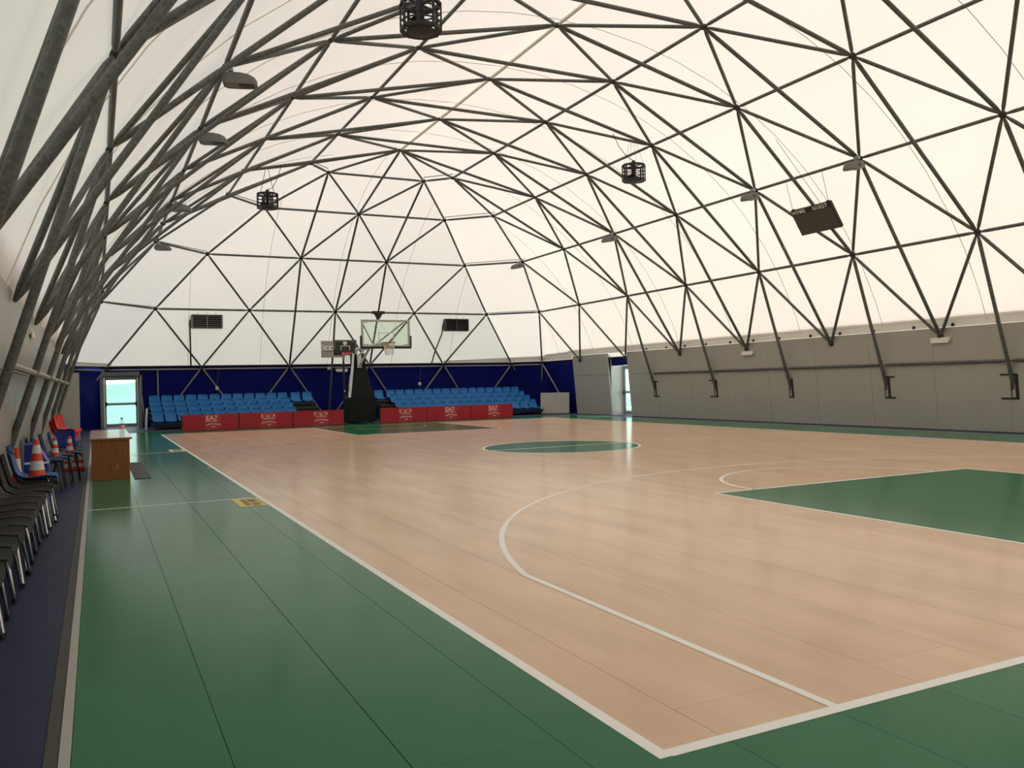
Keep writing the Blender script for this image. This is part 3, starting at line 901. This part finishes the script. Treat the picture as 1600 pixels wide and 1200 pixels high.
fr.box(BX0, BX1, BY - 0.02, BY + 0.04, BZ1 - w, BZ1); fr.box(BX0, BX1, BY - 0.02, BY + 0.04, BZ0, BZ0 + w)
fr.box(BX0, BX0 + w, BY - 0.02, BY + 0.04, BZ0 + w, BZ1 - w); fr.box(BX1 - w, BX1, BY - 0.02, BY + 0.04, BZ0 + w, BZ1 - w)
bb = H(fr, 'backboard', 'board_frame', bevel=0.006)
H(MB().box(BX0 + w, BX1 - w, BY - 0.006, BY + 0.006, BZ0 + w, BZ1 - w), 'glass_pane', 'glass', bb)
sq = MB(); sx0, sx1, sz0, sz1, sw = 7.25, 7.83, 2.98, 3.42, 0.035
sq.box(sx0, sx1, BY - 0.012, BY - 0.008, sz1 - sw, sz1); sq.box(sx0, sx0 + sw, BY - 0.012, BY - 0.008, sz0, sz1 - sw); sq.box(sx1 - sw, sx1, BY - 0.012, BY - 0.008, sz0, sz1 - sw)
H(sq, 'target_square', 'white_paint', bb)
cl = MB()
for x in (BX0 + 0.09, BX1 - 0.26):
    for z in (BZ0 + 0.09, BZ1 - 0.115): cl.box(x, x + 0.17, BY - 0.014, BY - 0.008, z, z + 0.02)
H(cl, 'corner_clip', 'dark_grey', bb)
pd = MB(); pd.box(BX0 - 0.04, BX1 + 0.04, BY - 0.035, BY + 0.05, BZ0 - 0.05, BZ0 + 0.03)
pd.box(BX0 - 0.05, BX0 + 0.015, BY - 0.035, BY + 0.05, BZ0 + 0.03, BZ0 + 0.42); pd.box(BX1 - 0.015, BX1 + 0.05, BY - 0.035, BY + 0.05, BZ0 + 0.03, BZ0 + 0.42)
H(pd, 'edge_pad', 'black', bb, bevel=0.012)
rm = MB(); RC = (7.52, 26.42, 3.03); n = 28
pts = [(RC[0] + 0.235 * math.cos(2 * PI * k / n), RC[1] + 0.235 * math.sin(2 * PI * k / n), RC[2]) for k in range(n + 1)]
rm.tube(pts, 0.013, 6, cap=False); rm.prism([(BY - 0.02, 2.93), (BY - 0.02, 3.05), (RC[1] + 0.22, 3.03), (RC[1] + 0.22, 3.0)], 'x', 7.42, 7.62)
rm.box(7.40, 7.64, BY - 0.035, BY - 0.02, 2.92, 3.07)
rim = H(rm, 'rim', 'rim_red', smooth=True)
def net_mesh(c, r0, r1, h, m=14):
    mb = MB()
    for k in range(m):
        for s in (1, -1):
            p = []
            for j in range(6):
                t = j / 5; a = 2 * PI * (k + s * 1.6 * t) / m; r = r0 + (r1 - r0) * t ** 0.7
                p.append((c[0] + r * math.cos(a), c[1] + r * math.sin(a), c[2] - h * t))
            mb.tube(p, 0.006, 4, cap=False)
    return mb
H(net_mesh((RC[0], RC[1], RC[2] - 0.01), 0.225, 0.135, 0.44), 'net', 'net_white', rim)
sc_ = MB(); sc_.box(7.06, 7.53, 26.86, 26.98, 4.10, 4.20)
sc_.prism([(7.14, 4.10), (7.45, 4.10), (7.33, 3.90), (7.26, 3.90)], 'y', 26.88, 26.96)
H(sc_, 'shot_clock', 'black', bevel=0.006)

# ------------------------------------------------------------------ smaller portable hoop
h2 = thing('portable_hoop', 'small portable hoop with black backboard behind the big stand', 'hoop', (7.58, 32.6, 0))
h2.scale = (1.047, 1.047, 1.0)
MB().box(-0.48, 0.48, -0.02, 0.02, 2.81, 3.47).obj('backboard', 'black_gloss', h2, bevel=0.015)
m_ = MB(); m_.box(-0.44, 0.44, -0.026, -0.021, 3.40, 3.425); m_.box(-0.44, -0.415, -0.026, -0.021, 3.08, 3.40); m_.box(0.415, 0.44, -0.026, -0.021, 2.98, 3.40)
m_.obj('border_line', 'mid_grey', h2)
m_ = MB(); m_.box(-0.19, 0.19, -0.026, -0.021, 3.20, 3.225); m_.box(-0.19, -0.165, -0.026, -0.021, 3.03, 3.2); m_.box(0.165, 0.19, -0.026, -0.021, 3.03, 3.2)
m_.obj('target_square', 'white_paint', h2)
e_ = MB().lathe([(0.001, 0), (0.085, 0), (0.085, 0.004), (0.001, 0.004)], 24).obj('round_emblem', 'print_white', h2); e_.location = (-0.01, -0.021, 3.335); e_.rotation_euler = (PI / 2, 0, 0)
e2 = MB().box(-0.055, 0.055, -0.009, -0.006, -0.012, 0.012).obj('emblem_band', 'print_pink', h2); e2.location = (-0.01, -0.021, 3.335)
pts = [(0.23 * math.cos(2 * PI * k / 24), -0.30 + 0.23 * math.sin(2 * PI * k / 24), 2.93) for k in range(25)]
r2_ = MB(); r2_.tube(pts, 0.012, 6, cap=False); r2_.box(-0.12, 0.12, -0.09, -0.02, 2.84, 2.96)
rr_ = r2_.obj('rim', 'chair_red', h2, smooth=True)
net_mesh((0, -0.30, 2.92), 0.22, 0.14, 0.4, 12).obj('net', 'net_white', rr_)
m_ = MB(); m_.tube([(0, 0.30, 0.1), (0, 0.30, 3.0)], 0.045, 10); m_.obj('pole', 'black', h2, smooth=True)
m_ = MB()
for z in (2.9, 3.2): m_.tube([(0, 0.30, z - 0.15), (0, 0.02, z)], 0.025, 6)
m_.obj('bracket', 'black', h2, smooth=True)
MB().box(-0.35, 0.35, -0.1, 0.75, 0.0, 0.18).obj('base', 'black', h2, bevel=0.04)
k_ = MB().lathe([(0.001, 0), (0.03, 0.005), (0.035, 0.03), (0.02, 0.05), (0.001, 0.055)], 10).obj('knob', 'white_plastic', h2); k_.location = (0, 0.25, 1.28); k_.rotation_euler = (PI / 2, 0, 0)

# ------------------------------------------------------------------ cage fans hung under the vault
def make_fan(label, loc, group, drop):
    t = thing('cage_fan', label, 'fan', loc, 0, group)
    R = 0.33
    MB().ring(R, 0.18, 0.06, 0.05).obj('top_ring', 'black', t, smooth=True)
    MB().ring(R, -0.24, 0.06, 0.05).obj('bottom_ring', 'black', t, smooth=True)
    for z in (-0.12, -0.02, 0.08): MB().ring(R + 0.005, z, 0.014, 0.025).obj('guard_ring', 'black', t, smooth=True)
    for k in range(8):
        a = 2 * PI * k / 8 + 0.3
        o = MB().box(-0.012, 0.012, -0.022, 0.022, -0.24, 0.22).obj('guard_bar', 'black', t)
        o.location = (R * math.cos(a), R * math.sin(a), 0); o.rotation_euler = (0, 0, a)
    m = MB(); m.lathe([(0.02, 0.36), (0.055, 0.35), (0.06, 0.28), (0.066, 0.26), (0.066, 0.02), (0.055, -0.02), (0.05, -0.18)], 16)
    m.obj('motor', 'black', t, smooth=True)
    m = MB()
    for k in range(4):
        a = PI * k / 2 + 0.4
        m.tube([(0.04 * math.cos(a), 0.04 * math.sin(a), 0.2), (R * math.cos(a), R * math.sin(a), 0.2)], 0.018, 6)
        m.tube([(0.04 * math.cos(a), 0.04 * math.sin(a), -0.22), (R * math.cos(a), R * math.sin(a), -0.22)], 0.018, 6)
    m.obj('spider', 'black', t, smooth=True)
    for k in range(5):
        a = 2 * PI * k / 5
        b = MB(); c, s = math.cos(0.35), math.sin(0.35)
        pr = [(-0.05, -0.012), (0.05, -0.012 + 0.05), (0.05, 0.05), (-0.05, 0.0)]
        b.prism([(p[0], p[1]) for p in pr], 'x', 0.06, 0.25)
        o = b.obj('blade', 'dark_grey', t); o.location = (0, 0, -0.12); o.rotation_euler = (0, 0, a)
    MB().lathe([(0.001, -0.27), (0.12, -0.268), (0.24, -0.245), (0.24, -0.235), (0.001, -0.255)], 20, cap=False).obj('bottom_dish', 'black', t, smooth=True)
    top = Vector((0.0, 0.0, drop))
    for k in range(4):
        a = PI * k / 2 + 0.6
        MB().tube([(0.30 * math.cos(a), 0.30 * math.sin(a), 0.23), (0.06 * math.cos(a), 0.06 * math.sin(a) + 0.02, drop)], 0.005, 4).obj('cable', 'node_steel', t)
    MB().tube([(0, 0, 0.36), (-0.18, 0.05, 0.45), (-0.42, 0.1, 0.75), (-0.62, 0.1, drop + 0.10)] if loc[0] > 7 else [(0, 0, 0.36), (0.16, -0.05, 0.42), (0.32, -0.1, 0.75), (0.44, -0.1, drop + 0.18)], 0.010, 5).obj('power_cord', 'black', t, smooth=True)
    return t
G = 'black cage fans under the vault'
make_fan('black cage fan cropped by the top edge of the picture, biggest of three', (2.86, 10.10, 7.43), G, 1.0)
make_fan('black cage fan hanging over mid court on the scoreboard side', (12.01, 17.38, 7.43), G, 1.0)
make_fan('small distant black cage fan hanging above the first seating stand', (3.03, 24.64, 7.43), G, 1.0)

# ------------------------------------------------------------------ floodlights on the lattice nodes
def make_flood():
    t = thing('floodlight', 'x', 'lamp')
    # body points to +x
    m = MB(); st = [(-0.28, 0.12, 0.02, 0.17), (-0.22, 0.15, 0.0, 0.20), (0.0, 0.155, 0.0, 0.20), (0.14, 0.145, 0.0, 0.175), (0.23, 0.12, 0.0, 0.13), (0.27, 0.08, 0.01, 0.08)]
    vs = []
    for x, hw, z0, z1 in st:
        for y, z in ((-hw, z0), (-hw, z0 + (z1 - z0) * 0.45), (-hw * 0.6, z1), (hw * 0.6, z1), (hw, z0 + (z1 - z0) * 0.45), (hw, z0)): vs.append((x, y, z))
    fs = []
    for i in range(len(st) - 1):
        for k in range(6): fs.append((i * 6 + k, i * 6 + (k + 1) % 6, (i + 1) * 6 + (k + 1) % 6, (i + 1) * 6 + k))
    fs.append(tuple(range(5, -1, -1))); fs.append(tuple((len(st) - 1) * 6 + k for k in range(6)))
    m.add(vs, fs).obj('housing', 'lamp_grey', t, smooth=True)
    MB().box(-0.02, 0.22, -0.09, 0.09, -0.014, -0.002).obj('lens', 'black_gloss', t, bevel=0.004)
    m = MB(); m.box(-0.20, -0.12, -0.02, 0.02, 0.17, 0.28); m.tube([(-0.16, -0.07, 0.27), (-0.16, 0.07, 0.27)], 0.05, 10); m.box(-0.26, -0.06, -0.012, 0.012, 0.18, 0.21)
    m.obj('clamp', 'alu', t)
    MB().box(-0.10, -0.02, 0.10, 0.165, 0.05, 0.12).obj('latch', 'dark_grey', t)
    return t
fl0 = make_flood()
ords = ['biggest of its four', 'second of its four', 'third of its four', 'smallest of its four']
first = True
for side, rows, nm in ((-1, ROWS_L, 'over the chair row'), (1, ROWS_R, 'on the scoreboard side')):
    for j, k in enumerate((-0.5, 0.5, 2.5, 4.5)):
        o = fl0 if first else copy_tree(fl0)
        first = False
        p = side_node(rows, 3, k)
        o.location = (p[0] - side * 0.24, p[1] - 0.03, p[2] - 0.30)
        o.rotation_euler = (0, math.radians(0 if side < 0 else 8), -0.25 if side < 0 else PI)
        if k == 4.5 and side > 0: o.location.x -= 0.05
        tag(o, 'grey floodlight on a steel node %s, %s' % (nm, ords[j]), 'lamp', 'floodlights on the lattice')

# ------------------------------------------------------------------ scoreboard
sbd = thing('scoreboard', 'black HOME and GUEST scoreboard hanging tilted from the lattice', 'scoreboard', (15.1, 13.78, 5.97))
tilt = math.atan2(0.42, 0.64)
# local: x along the board width (toward HOME is -x), z down the face; board faces -X of the hall
base = Matrix.Rotation(-PI / 2, 4, 'Z')          # local +x -> hall -Y ; local -y (front) -> hall -X
sbd.matrix_world = Matrix.Translation((15.1, 13.78, 5.97)) @ base @ Matrix.Rotation(tilt, 4, 'X')
MB().box(-0.69, 0.69, 0.0, 0.09, -0.76, 0.0).obj('case', 'black', sbd, bevel=0.008)
MB().box(-0.67, 0.67, -0.006, -0.001, -0.745, -0.15).obj('display_face', 'dark_grey', sbd)
for s, x in (('HOME', -0.42), ('GUEST', 0.32)):
    o = link('lettering', text_mesh(s, 0.15, 'print_white', bold=0.0015, spacing=1.2), sbd); o.location = (x, -0.008, -0.075); o.rotation_euler = (PI / 2, 0, 0)
inv = sbd.matrix_world.inverted()
for y, x in ((14.40, -0.62), (13.14, 0.62), (13.42, 0.36)):
    p = inv @ Vector((14.90, y, 6.74)) if x != 0.36 else inv @ Vector((13.9, 13.7, 7.6))
    MB().tube([(x, 0.04, 0.0), p], 0.006, 5).obj('cable', 'node_steel', sbd)
MB().box(-0.66, -0.56, 0.02, 0.06, 0.0, 0.03).obj('lug', 'black', sbd); MB().box(0.56, 0.66, 0.02, 0.06, 0.0, 0.03).obj('lug', 'black', sbd)

# ------------------------------------------------------------------ louvred heaters on the far membrane
def make_heater(label, x, y, z, side):
    t = thing('louvred_heater', label, 'heater', (x, y, z), 0, 'louvred air heaters on the far membrane')
    m = MB(); poly = [(-0.60, -0.24), (-0.57, -0.28), (0.57, -0.28), (0.60, -0.25), (0.60, 0.24), (0.57, 0.28), (-0.57, 0.28), (-0.60, 0.25)]
    fr_ = MB()
    fr_.box(-0.60, 0.60, -0.02, 0.22, 0.25, 0.29); fr_.box(-0.60, 0.60, -0.02, 0.22, -0.29, -0.25)
    fr_.box(-0.62, -0.54, -0.02, 0.22, -0.27, 0.27); fr_.box(0.56, 0.62, -0.02, 0.22, -0.27, 0.27); fr_.box(-0.02, 0.03, -0.03, 0.2, -0.25, 0.25)
    fr_.obj('casing', 'mid_grey' if side < 0 else 'dark_grey', t, bevel=0.015)
    MB().box(-0.55, 0.57, 0.10, 0.20, -0.26, 0.26).obj('dark_core', 'black', t)
    for c0, c1 in ((-0.53, -0.025), (0.035, 0.555)):
        for k in range(6):
            z0 = -0.21 + k * 0.084
            MB().prism([(-0.015, z0 - 0.008), (-0.005, z0 - 0.008), (0.06, z0 + 0.028), (0.05, z0 + 0.028)], 'x', c0, c1).obj('slat', 'mid_grey' if side < 0 else 'dark_grey', t)
    for xx in (-0.35, 0.0, 0.35): MB().tube([(xx, 0.05, 0.28), (xx, 0.0, 0.40)], 0.006, 4).obj('hanger', 'node_steel', t)
    if side < 0: pts = [(-0.60, 0.1, 0.10), (-0.66, 0.12, 0.0), (-0.65, 0.2, -0.4), (-0.60, 0.7, -1.2), (-0.58, 0.92, -1.85)]
    else: pts = [(-0.60, 0.1, 0.10), (-0.66, 0.12, 0.0), (-0.68, 0.2, -0.4), (-0.85, 0.7, -1.2), (-0.98, 0.92, -1.85)]
    MB().tube(pts, 0.032, 8).obj('supply_hose', 'black', t, smooth=True)
    return t
make_heater('louvred grey heater hanging above the seats beside the far door', 2.19, 34.0, 4.30, -1)
make_heater('louvred dark heater hanging on the scoreboard side of the glass backboard', 13.33, 34.0, 4.27, 1)

# ------------------------------------------------------------------ exit lights, sign, small fixtures
def exit_light(label, loc, rz):
    t = thing('emergency_light', label, 'lamp', loc, rz, 'white emergency lights')
    MB().box(-0.28, 0.28, 0.0, 0.06, 0.0, 0.10).obj('housing', 'white_plastic', t, bevel=0.012)
    MB().box(-0.26, 0.26, -0.025, 0.0, -0.045, 0.055).obj('diffuser', 'hem_white', t, bevel=0.012)
    return t
exit_light('white emergency light under the big steel node on the scoreboard wall', (17.66, 11.93, 2.30), -PI / 2)
exit_light('small white emergency light further along the scoreboard wall panels', (17.66, 19.14, 2.27), -PI / 2)
exit_light('white emergency light on the blue skirt behind the small hoop', (8.02, 34.9, 2.20), 0)
exit_light('white emergency light on the chair-side wall between dome legs', (-2.82, 11.75, 2.34), PI / 2)
jb = MB().box(7.36, 7.54, 34.86, 34.92, 2.26, 2.40).obj('junction_box', 'white_plastic', bevel=0.01); tag(jb, 'small pale junction box on the blue skirt rail', 'box')
for x, lab in ((2.62, 'small pale socket box hanging over the far-door stand'), (11.72, 'small pale socket box hanging over the stand with fifteen-seat rows')):
    t = thing('socket_box', lab, 'socket', (x, 34.85, 1.55))
    MB().box(-0.06, 0.06, -0.05, 0.05, -0.08, 0.06).obj('box', 'white_plastic', t, bevel=0.012)
    MB().tube([(0, 0, 0.06), (0.04, 0.05, 0.35), (0.12, 0.1, 0.82)], 0.012, 6).obj('cord', 'dark_grey', t)
    MB().tube([(0, 0, -0.08), (0.0, 0.0, -0.5)], 0.010, 6).obj('drop_cord', 'dark_grey', t)
sg = thing('arrow_sign', 'pale printed sign with double arrow beside the black backboard', 'sign', (7.42, 34.15, 3.14))
MB().box(-0.50, 0.50, 0, 0.01, -0.36, 0.38).obj('panel', 'sign_grey', sg)
MB().box(-0.50, 0.50, -0.004, -0.001, -0.05, 0.22).obj('print_band', 'hem_white', sg)
ar = MB(); ar.tube([(-0.49, -0.006, 0.06), (-0.36, -0.006, 0.19), (0.36, -0.006, 0.19), (0.49, -0.006, 0.06), (0.36, -0.006, -0.07), (-0.36, -0.006, -0.07), (-0.49, -0.006, 0.06)], 0.012, 5)
ar.obj('arrow_outline', 'dark_grey', sg)
dts = MB()
for x in (-0.2, 0.0, 0.2): dts.box(x - 0.035, x + 0.035, -0.01, -0.004, 0.03, 0.09)
dts.obj('print_dots', 'dark_grey', sg)

# ------------------------------------------------------------------ leaning boards at the far wall
for k, lab in enumerate(('wide beige board leaning on the blue skirt beside the seats', 'second beige board leaning behind the wide beige board')):
    bx = MB().box(0, 1.42, 0, 0.045, 0.0, 0.98).obj('leaning_board', 'beige_board', bevel=0.004)
    bx.location = (16.98 + 0.05 * k, 32.66 + 0.06 * k, 0.001); bx.rotation_euler = Matrix.Rotation(-0.85, 3, 'Z').to_euler()
    bx.rotation_euler = (Matrix.Rotation(-0.80, 3, 'Z') @ Matrix.Rotation(-0.10, 3, 'X')).to_euler()
    tag(bx, lab, 'board', 'beige boards leaning at the far wall')
wb_ = MB().box(0, 0.05, 0, 0.5, 0, 0.82).obj('white_board', 'white_plastic', bevel=0.004); wb_.location = (-0.33, 31.95, 0); wb_.rotation_euler = (0, 0.06, 0)
tag(wb_, 'narrow white board propped against the end of the far-door stand', 'board')
rod = MB().tube([(-0.28, 33.2, 0.0), (-0.36, 33.3, 1.28)], 0.018, 6).obj('broom_handle', 'rail_steel', smooth=True); tag(rod, 'thin grey stick standing between far door and blue seats', 'stick')
pole = MB().tube([(-2.52, 18.6, 0.0), (-2.80, 18.75, 1.08)], 0.016, 6).obj('wooden_pole', 'tan_wood', smooth=True); tag(pole, 'thin wooden pole leaning on the grey wall beside red chairs', 'pole')

# ------------------------------------------------------------------ desk, bottle, mat
dk = thing('wooden_desk', 'orange-brown wooden desk on the green floor edge near the chairs', 'desk', (-1.78, 12.9, 0))
MB().box(-0.29, 0.29, 0.0, 0.03, 0.0, 0.665).obj('end_panel', 'desk_wood', dk, bevel=0.003)
MB().box(-0.29, 0.29, 3.37, 3.40, 0.0, 0.665).obj('end_panel', 'desk_wood', dk, bevel=0.003)
MB().box(0.22, 0.245, 0.03, 3.37, 0.12, 0.665).obj('modesty_panel', 'desk_wood', dk)
MB().box(-0.315, 0.33, -0.03, 3.43, 0.667, 0.70).obj('desk_top', 'desk_top', dk, bevel=0.004)
MB().box(0.08, 0.11, -0.004, 0.0, 0.18, 0.24).obj('scuff_plate', 'tan_wood', dk)
bt = thing('water_bottle', 'clear plastic water bottle standing on the wooden desk', 'bottle', (-1.575, 14.0, 0.701))
MB().lathe([(0.012, 0.0), (0.042, 0.004), (0.045, 0.03), (0.041, 0.09), (0.045, 0.15), (0.042, 0.20), (0.020, 0.255), (0.016, 0.27)], 16).obj('body', 'bottle_plastic', bt, smooth=True)
MB().lathe([(0.0455, 0.10), (0.0465, 0.105), (0.0465, 0.165), (0.0455, 0.17)], 16, cap=False).obj('paper_band', 'print_pink', bt, smooth=True)
MB().lathe([(0.019, 0.27), (0.019, 0.30), (0.016, 0.305)], 14).obj('cap', 'cap_grey', bt, smooth=True)
mt = MB().box(-1.43, -1.17, 12.72, 16.3, 0.001, 0.010).obj('floor_mat', 'mat_grey', bevel=0.003); tag(mt, 'grey rubber mat lying along the wooden desk', 'mat')

# ------------------------------------------------------------------ yellow floor stickers
def sticker(label, loc, m, text_m):
    t = thing('floor_sticker', label, 'sticker', loc, 0, 'printed stickers beside the sideline')
    MB().box(-0.165, 0.165, -0.42, 0.42, 0.0012, 0.003).obj('film', m, t)
    for s, x, sz in (('Dalla Riva', 0.065, 0.18), ('SPORTFLOORS', -0.045, 0.09)):
        o = link('lettering', text_mesh(s, sz, text_m, bold=0.004, depth=0.0004), t); o.location = (x, 0.0, 0.0036); o.rotation_euler = (0, 0, -PI / 2)
sticker('yellow printed floor sticker at the closer bench line', (-0.24, 8.56, 0), 'sticker_yellow', 'print_dark')
sticker('pale yellow printed floor sticker at the distant bench line', (-0.24, 19.46, 0), 'sticker_pale', 'print_dark')

# ------------------------------------------------------------------ chairs
def chair_shell():
    # shell faces +x ; seat front at x=+0.23, back leaning to x=-0.24
    prof = [(0.243, 0.388), (0.232, 0.436), (0.12, 0.452), (0.0, 0.438), (-0.10, 0.442), (-0.165, 0.475), (-0.20, 0.54), (-0.225, 0.64), (-0.25, 0.74), (-0.262, 0.80), (-0.258, 0.815)]
    wid = [0.36, 0.41, 0.43, 0.43, 0.42, 0.41, 0.42, 0.43, 0.42, 0.36, 0.26]
    n = 8; vs = []
    for side in (0, 1):
        for j, (x, z) in enumerate(prof):
            for k in range(n + 1):
                u = k / n * 2 - 1; lift = 0.028 * abs(u) ** 2.5
                nx_, nz_ = (0, 1) if j < 4 else ((0.7, 0.7) if j < 6 else (1, 0.15))
                o = -0.012 * side
                vs.append((x + nx_ * (lift + o), u * wid[j] / 2, z + nz_ * (lift + o)))
    N = len(prof) * (n + 1); fs = []
    for j in range(len(prof) - 1):
        for k in range(n):
            a = j * (n + 1) + k
            fs.append((a, a + 1, a + n + 2, a + n + 1)); fs.append((N + a, N + a + n + 1, N + a + n + 2, N + a + 1))
    m = len(prof)
    ring = [k for k in range(n + 1)] + [j * (n + 1) + n for j in range(1, m)] + [(m - 1) * (n + 1) + k for k in range(n - 1, -1, -1)] + [j * (n + 1) for j in range(m - 2, 0, -1)]
    for a, b in zip(ring, ring[1:] + ring[:1]): fs.append((a, N + a, N + b, b))
    return MB().add(vs, fs)
SHELLS = {}; CH_LEG = {}
def chair(label, loc, rz=0.0, shell='chair_dark', leg='chrome', group=None, scale=1.0):
    t = thing('plastic_chair', label, 'chair', loc, rz, group)
    t.scale = (scale,) * 3
    if shell not in SHELLS: SHELLS[shell] = chair_shell().mesh('shell', shell, smooth=True)
    link('shell', SHELLS[shell], t)
    if leg not in CH_LEG:
        r = 0.0115; d = {}
        for nm, x0, y0, x1, y1 in (('a', 0.14, 0.15, 0.205, 0.235), ('b', 0.14, -0.15, 0.205, -0.235), ('c', -0.11, 0.15, -0.215, 0.185), ('d', -0.11, -0.15, -0.215, -0.185)):
            mb = MB().tube([(x0, y0, 0.428), (x0 + (x1 - x0) * 0.12, y0 + (y1 - y0) * 0.12, 0.40), (x1, y1, 0.02)], r, 8)
            d[nm] = mb.mesh('leg', leg, smooth=True)
        d['f'] = [MB().lathe([(0.010, 0.0), (0.0145, 0.003), (0.0145, 0.03), (0.012, 0.032)], 8, at=(x1, y1, 0)).mesh('foot_cap', 'black', smooth=True)
                  for x1, y1 in ((0.205, 0.235), (0.205, -0.235), (-0.215, 0.185), (-0.215, -0.185))]
        fr = MB()
        for y in (0.15, -0.15): fr.tube([(0.15, y, 0.427), (-0.12, y, 0.427)], 0.010, 6)
        for x in (0.14, -0.11): fr.tube([(x, -0.15, 0.424), (x, 0.15, 0.424)], 0.010, 6)
        d['r'] = fr.mesh('seat_frame', leg, smooth=True)
        CH_LEG[leg] = d
    d = CH_LEG[leg]
    link('seat_frame', d['r'], t)
    for nm, fc in zip('abcd', d['f']):
        lg = link('leg', d[nm], t); link('foot_cap', fc, lg)
    return t
ordn = ['first', 'second', 'third', 'fourth', 'fifth', 'sixth', 'seventh', 'eighth', 'ninth', 'tenth', 'eleventh', 'twelfth', 'thirteenth', 'fourteenth']
XCH = -2.70
for i in range(14):
    y = 8.34 - 0.492 * i + random.uniform(-0.012, 0.012)
    dx = random.uniform(-0.010, 0.010) + (0.075 - 0.025 * i if i < 3 else 0) + (-0.03 if i >= 8 else 0)
    extra = ', under a blue chair' if i == 0 else ', counting from the blue chair'
    chair('dark grey plastic chair, %s of the wall row%s' % (ordn[i], extra), (XCH + dx, y, 0), random.uniform(-0.03, 0.03), 'chair_dark', 'chrome', 'dark grey chairs along the wall')
chair('blue plastic chair stacked on the end dark grey chair, holding a traffic cone', (XCH + 0.065, 8.36, 0.07), 0.0, 'chair_blue', 'chrome')
GB = 'blue chairs with black legs beyond the bin'
for i, (dx, y, lab) in enumerate(((0.02, 11.75, 'first slate-blue chair with black legs past the blue bin'), (0.06, 12.25, 'second slate-blue chair with black legs past the blue bin'), (0.14, 12.8, 'third slate-blue chair with black legs past the blue bin'), (0.24, 13.35, 'fourth slate-blue chair with black legs, level with the wooden desk'))):
    chair(lab, (XCH + dx, y, 0), random.uniform(-0.04, 0.04), 'chair_slate', 'black', GB)
chair('bright navy chair turned sideways in front of the red stack', (-2.56, 17.3, 0), -PI / 2 + 0.15, 'chair_navy', 'black', None, 0.86)
for i, lab in enumerate(('lowest of three stacked red plastic chairs', 'middle one of three stacked red plastic chairs', 'topmost of three stacked red plastic chairs')):
    chair(lab, (-2.70 + 0.05 * i, 20.1 + 0.02 * i, 0.07 * i), -0.42, 'chair_red', 'chrome', 'stacked red chairs')

# ------------------------------------------------------------------ bin and cones
bn = thing('blue_bin', 'blue plastic bin with white tape standing after the end chair', 'bin', (-2.66, 9.45, 0))
MB().prism([(-0.15, 0.0), (0.12, 0.0), (0.13, 0.60), (0.0, 0.84), (-0.13, 0.84)], 'y', -0.2, 0.2).obj('body', 'bin_blue', bn, bevel=0.012)
MB().box(-0.13, 0.134, -0.206, -0.201, 0.595, 0.62).obj('white_tape', 'print_white', bn)
MB().lathe([(0.001, 0), (0.02, 0.01), (0.022, 0.03), (0.001, 0.05)], 10, at=(0.03, -0.21, 0.74)).obj('knob', 'white_plastic', bn)
def cone(label, loc, h=0.42, r=0.085, group=None, base=True, tilt=0.0):
    t = thing('traffic_cone', label, 'cone', loc, random.uniform(0, 1), group)
    t.rotation_euler = (tilt, tilt * 0.5, t.rotation_euler.z)
    zs = [0.012, 0.19, 0.43, 0.63, 0.85, 1.0]; names = ['orange', 'white', 'orange', 'white', 'orange']
    def rad(f): return r + (0.024 - r) * f
    for k in range(5):
        f0, f1 = zs[k], zs[k + 1]
        pr = [(rad(f0), f0 * h), (rad(f1), f1 * h)]
        if k == 4: pr.append((0.008, h))
        MB().lathe(pr, 18, cap=(k in (0, 4))).obj('%s_band' % names[k], 'cone_%s' % names[k], t, smooth=True)
    MB().box(-r * 1.15, r * 1.15, -r * 1.15, r * 1.15, 0, 0.012).obj('foot_plate', 'cone_orange', t, bevel=0.004)
    return t
GC = 'striped orange cones beside the wall'
cone('orange and white cone standing on the seat of the blue chair', (-2.605, 8.33, 0.515), 0.43, 0.092, GC)
cone('orange and white cone half hidden behind the blue chair back', (-2.84, 8.82, 0.0), 0.83, 0.10, GC)
cone('striped cone standing on the third slate-blue chair', (-2.60, 12.86, 0.446), 0.30, 0.07, GC)
cone('striped cone standing on the fourth slate-blue chair', (-2.40, 13.37, 0.446), 0.29, 0.07, GC)
for (x, y, lab) in ((-2.52, 15.3, 'small red and white cone closest to the wall under the chairs'), (-2.38, 15.5, 'small red and white cone in the middle under the chairs'), (-2.26, 15.4, 'small red and white cone closest to the court under the chairs')):
    cone(lab, (x, y, 0.0), 0.30, 0.055, GC)
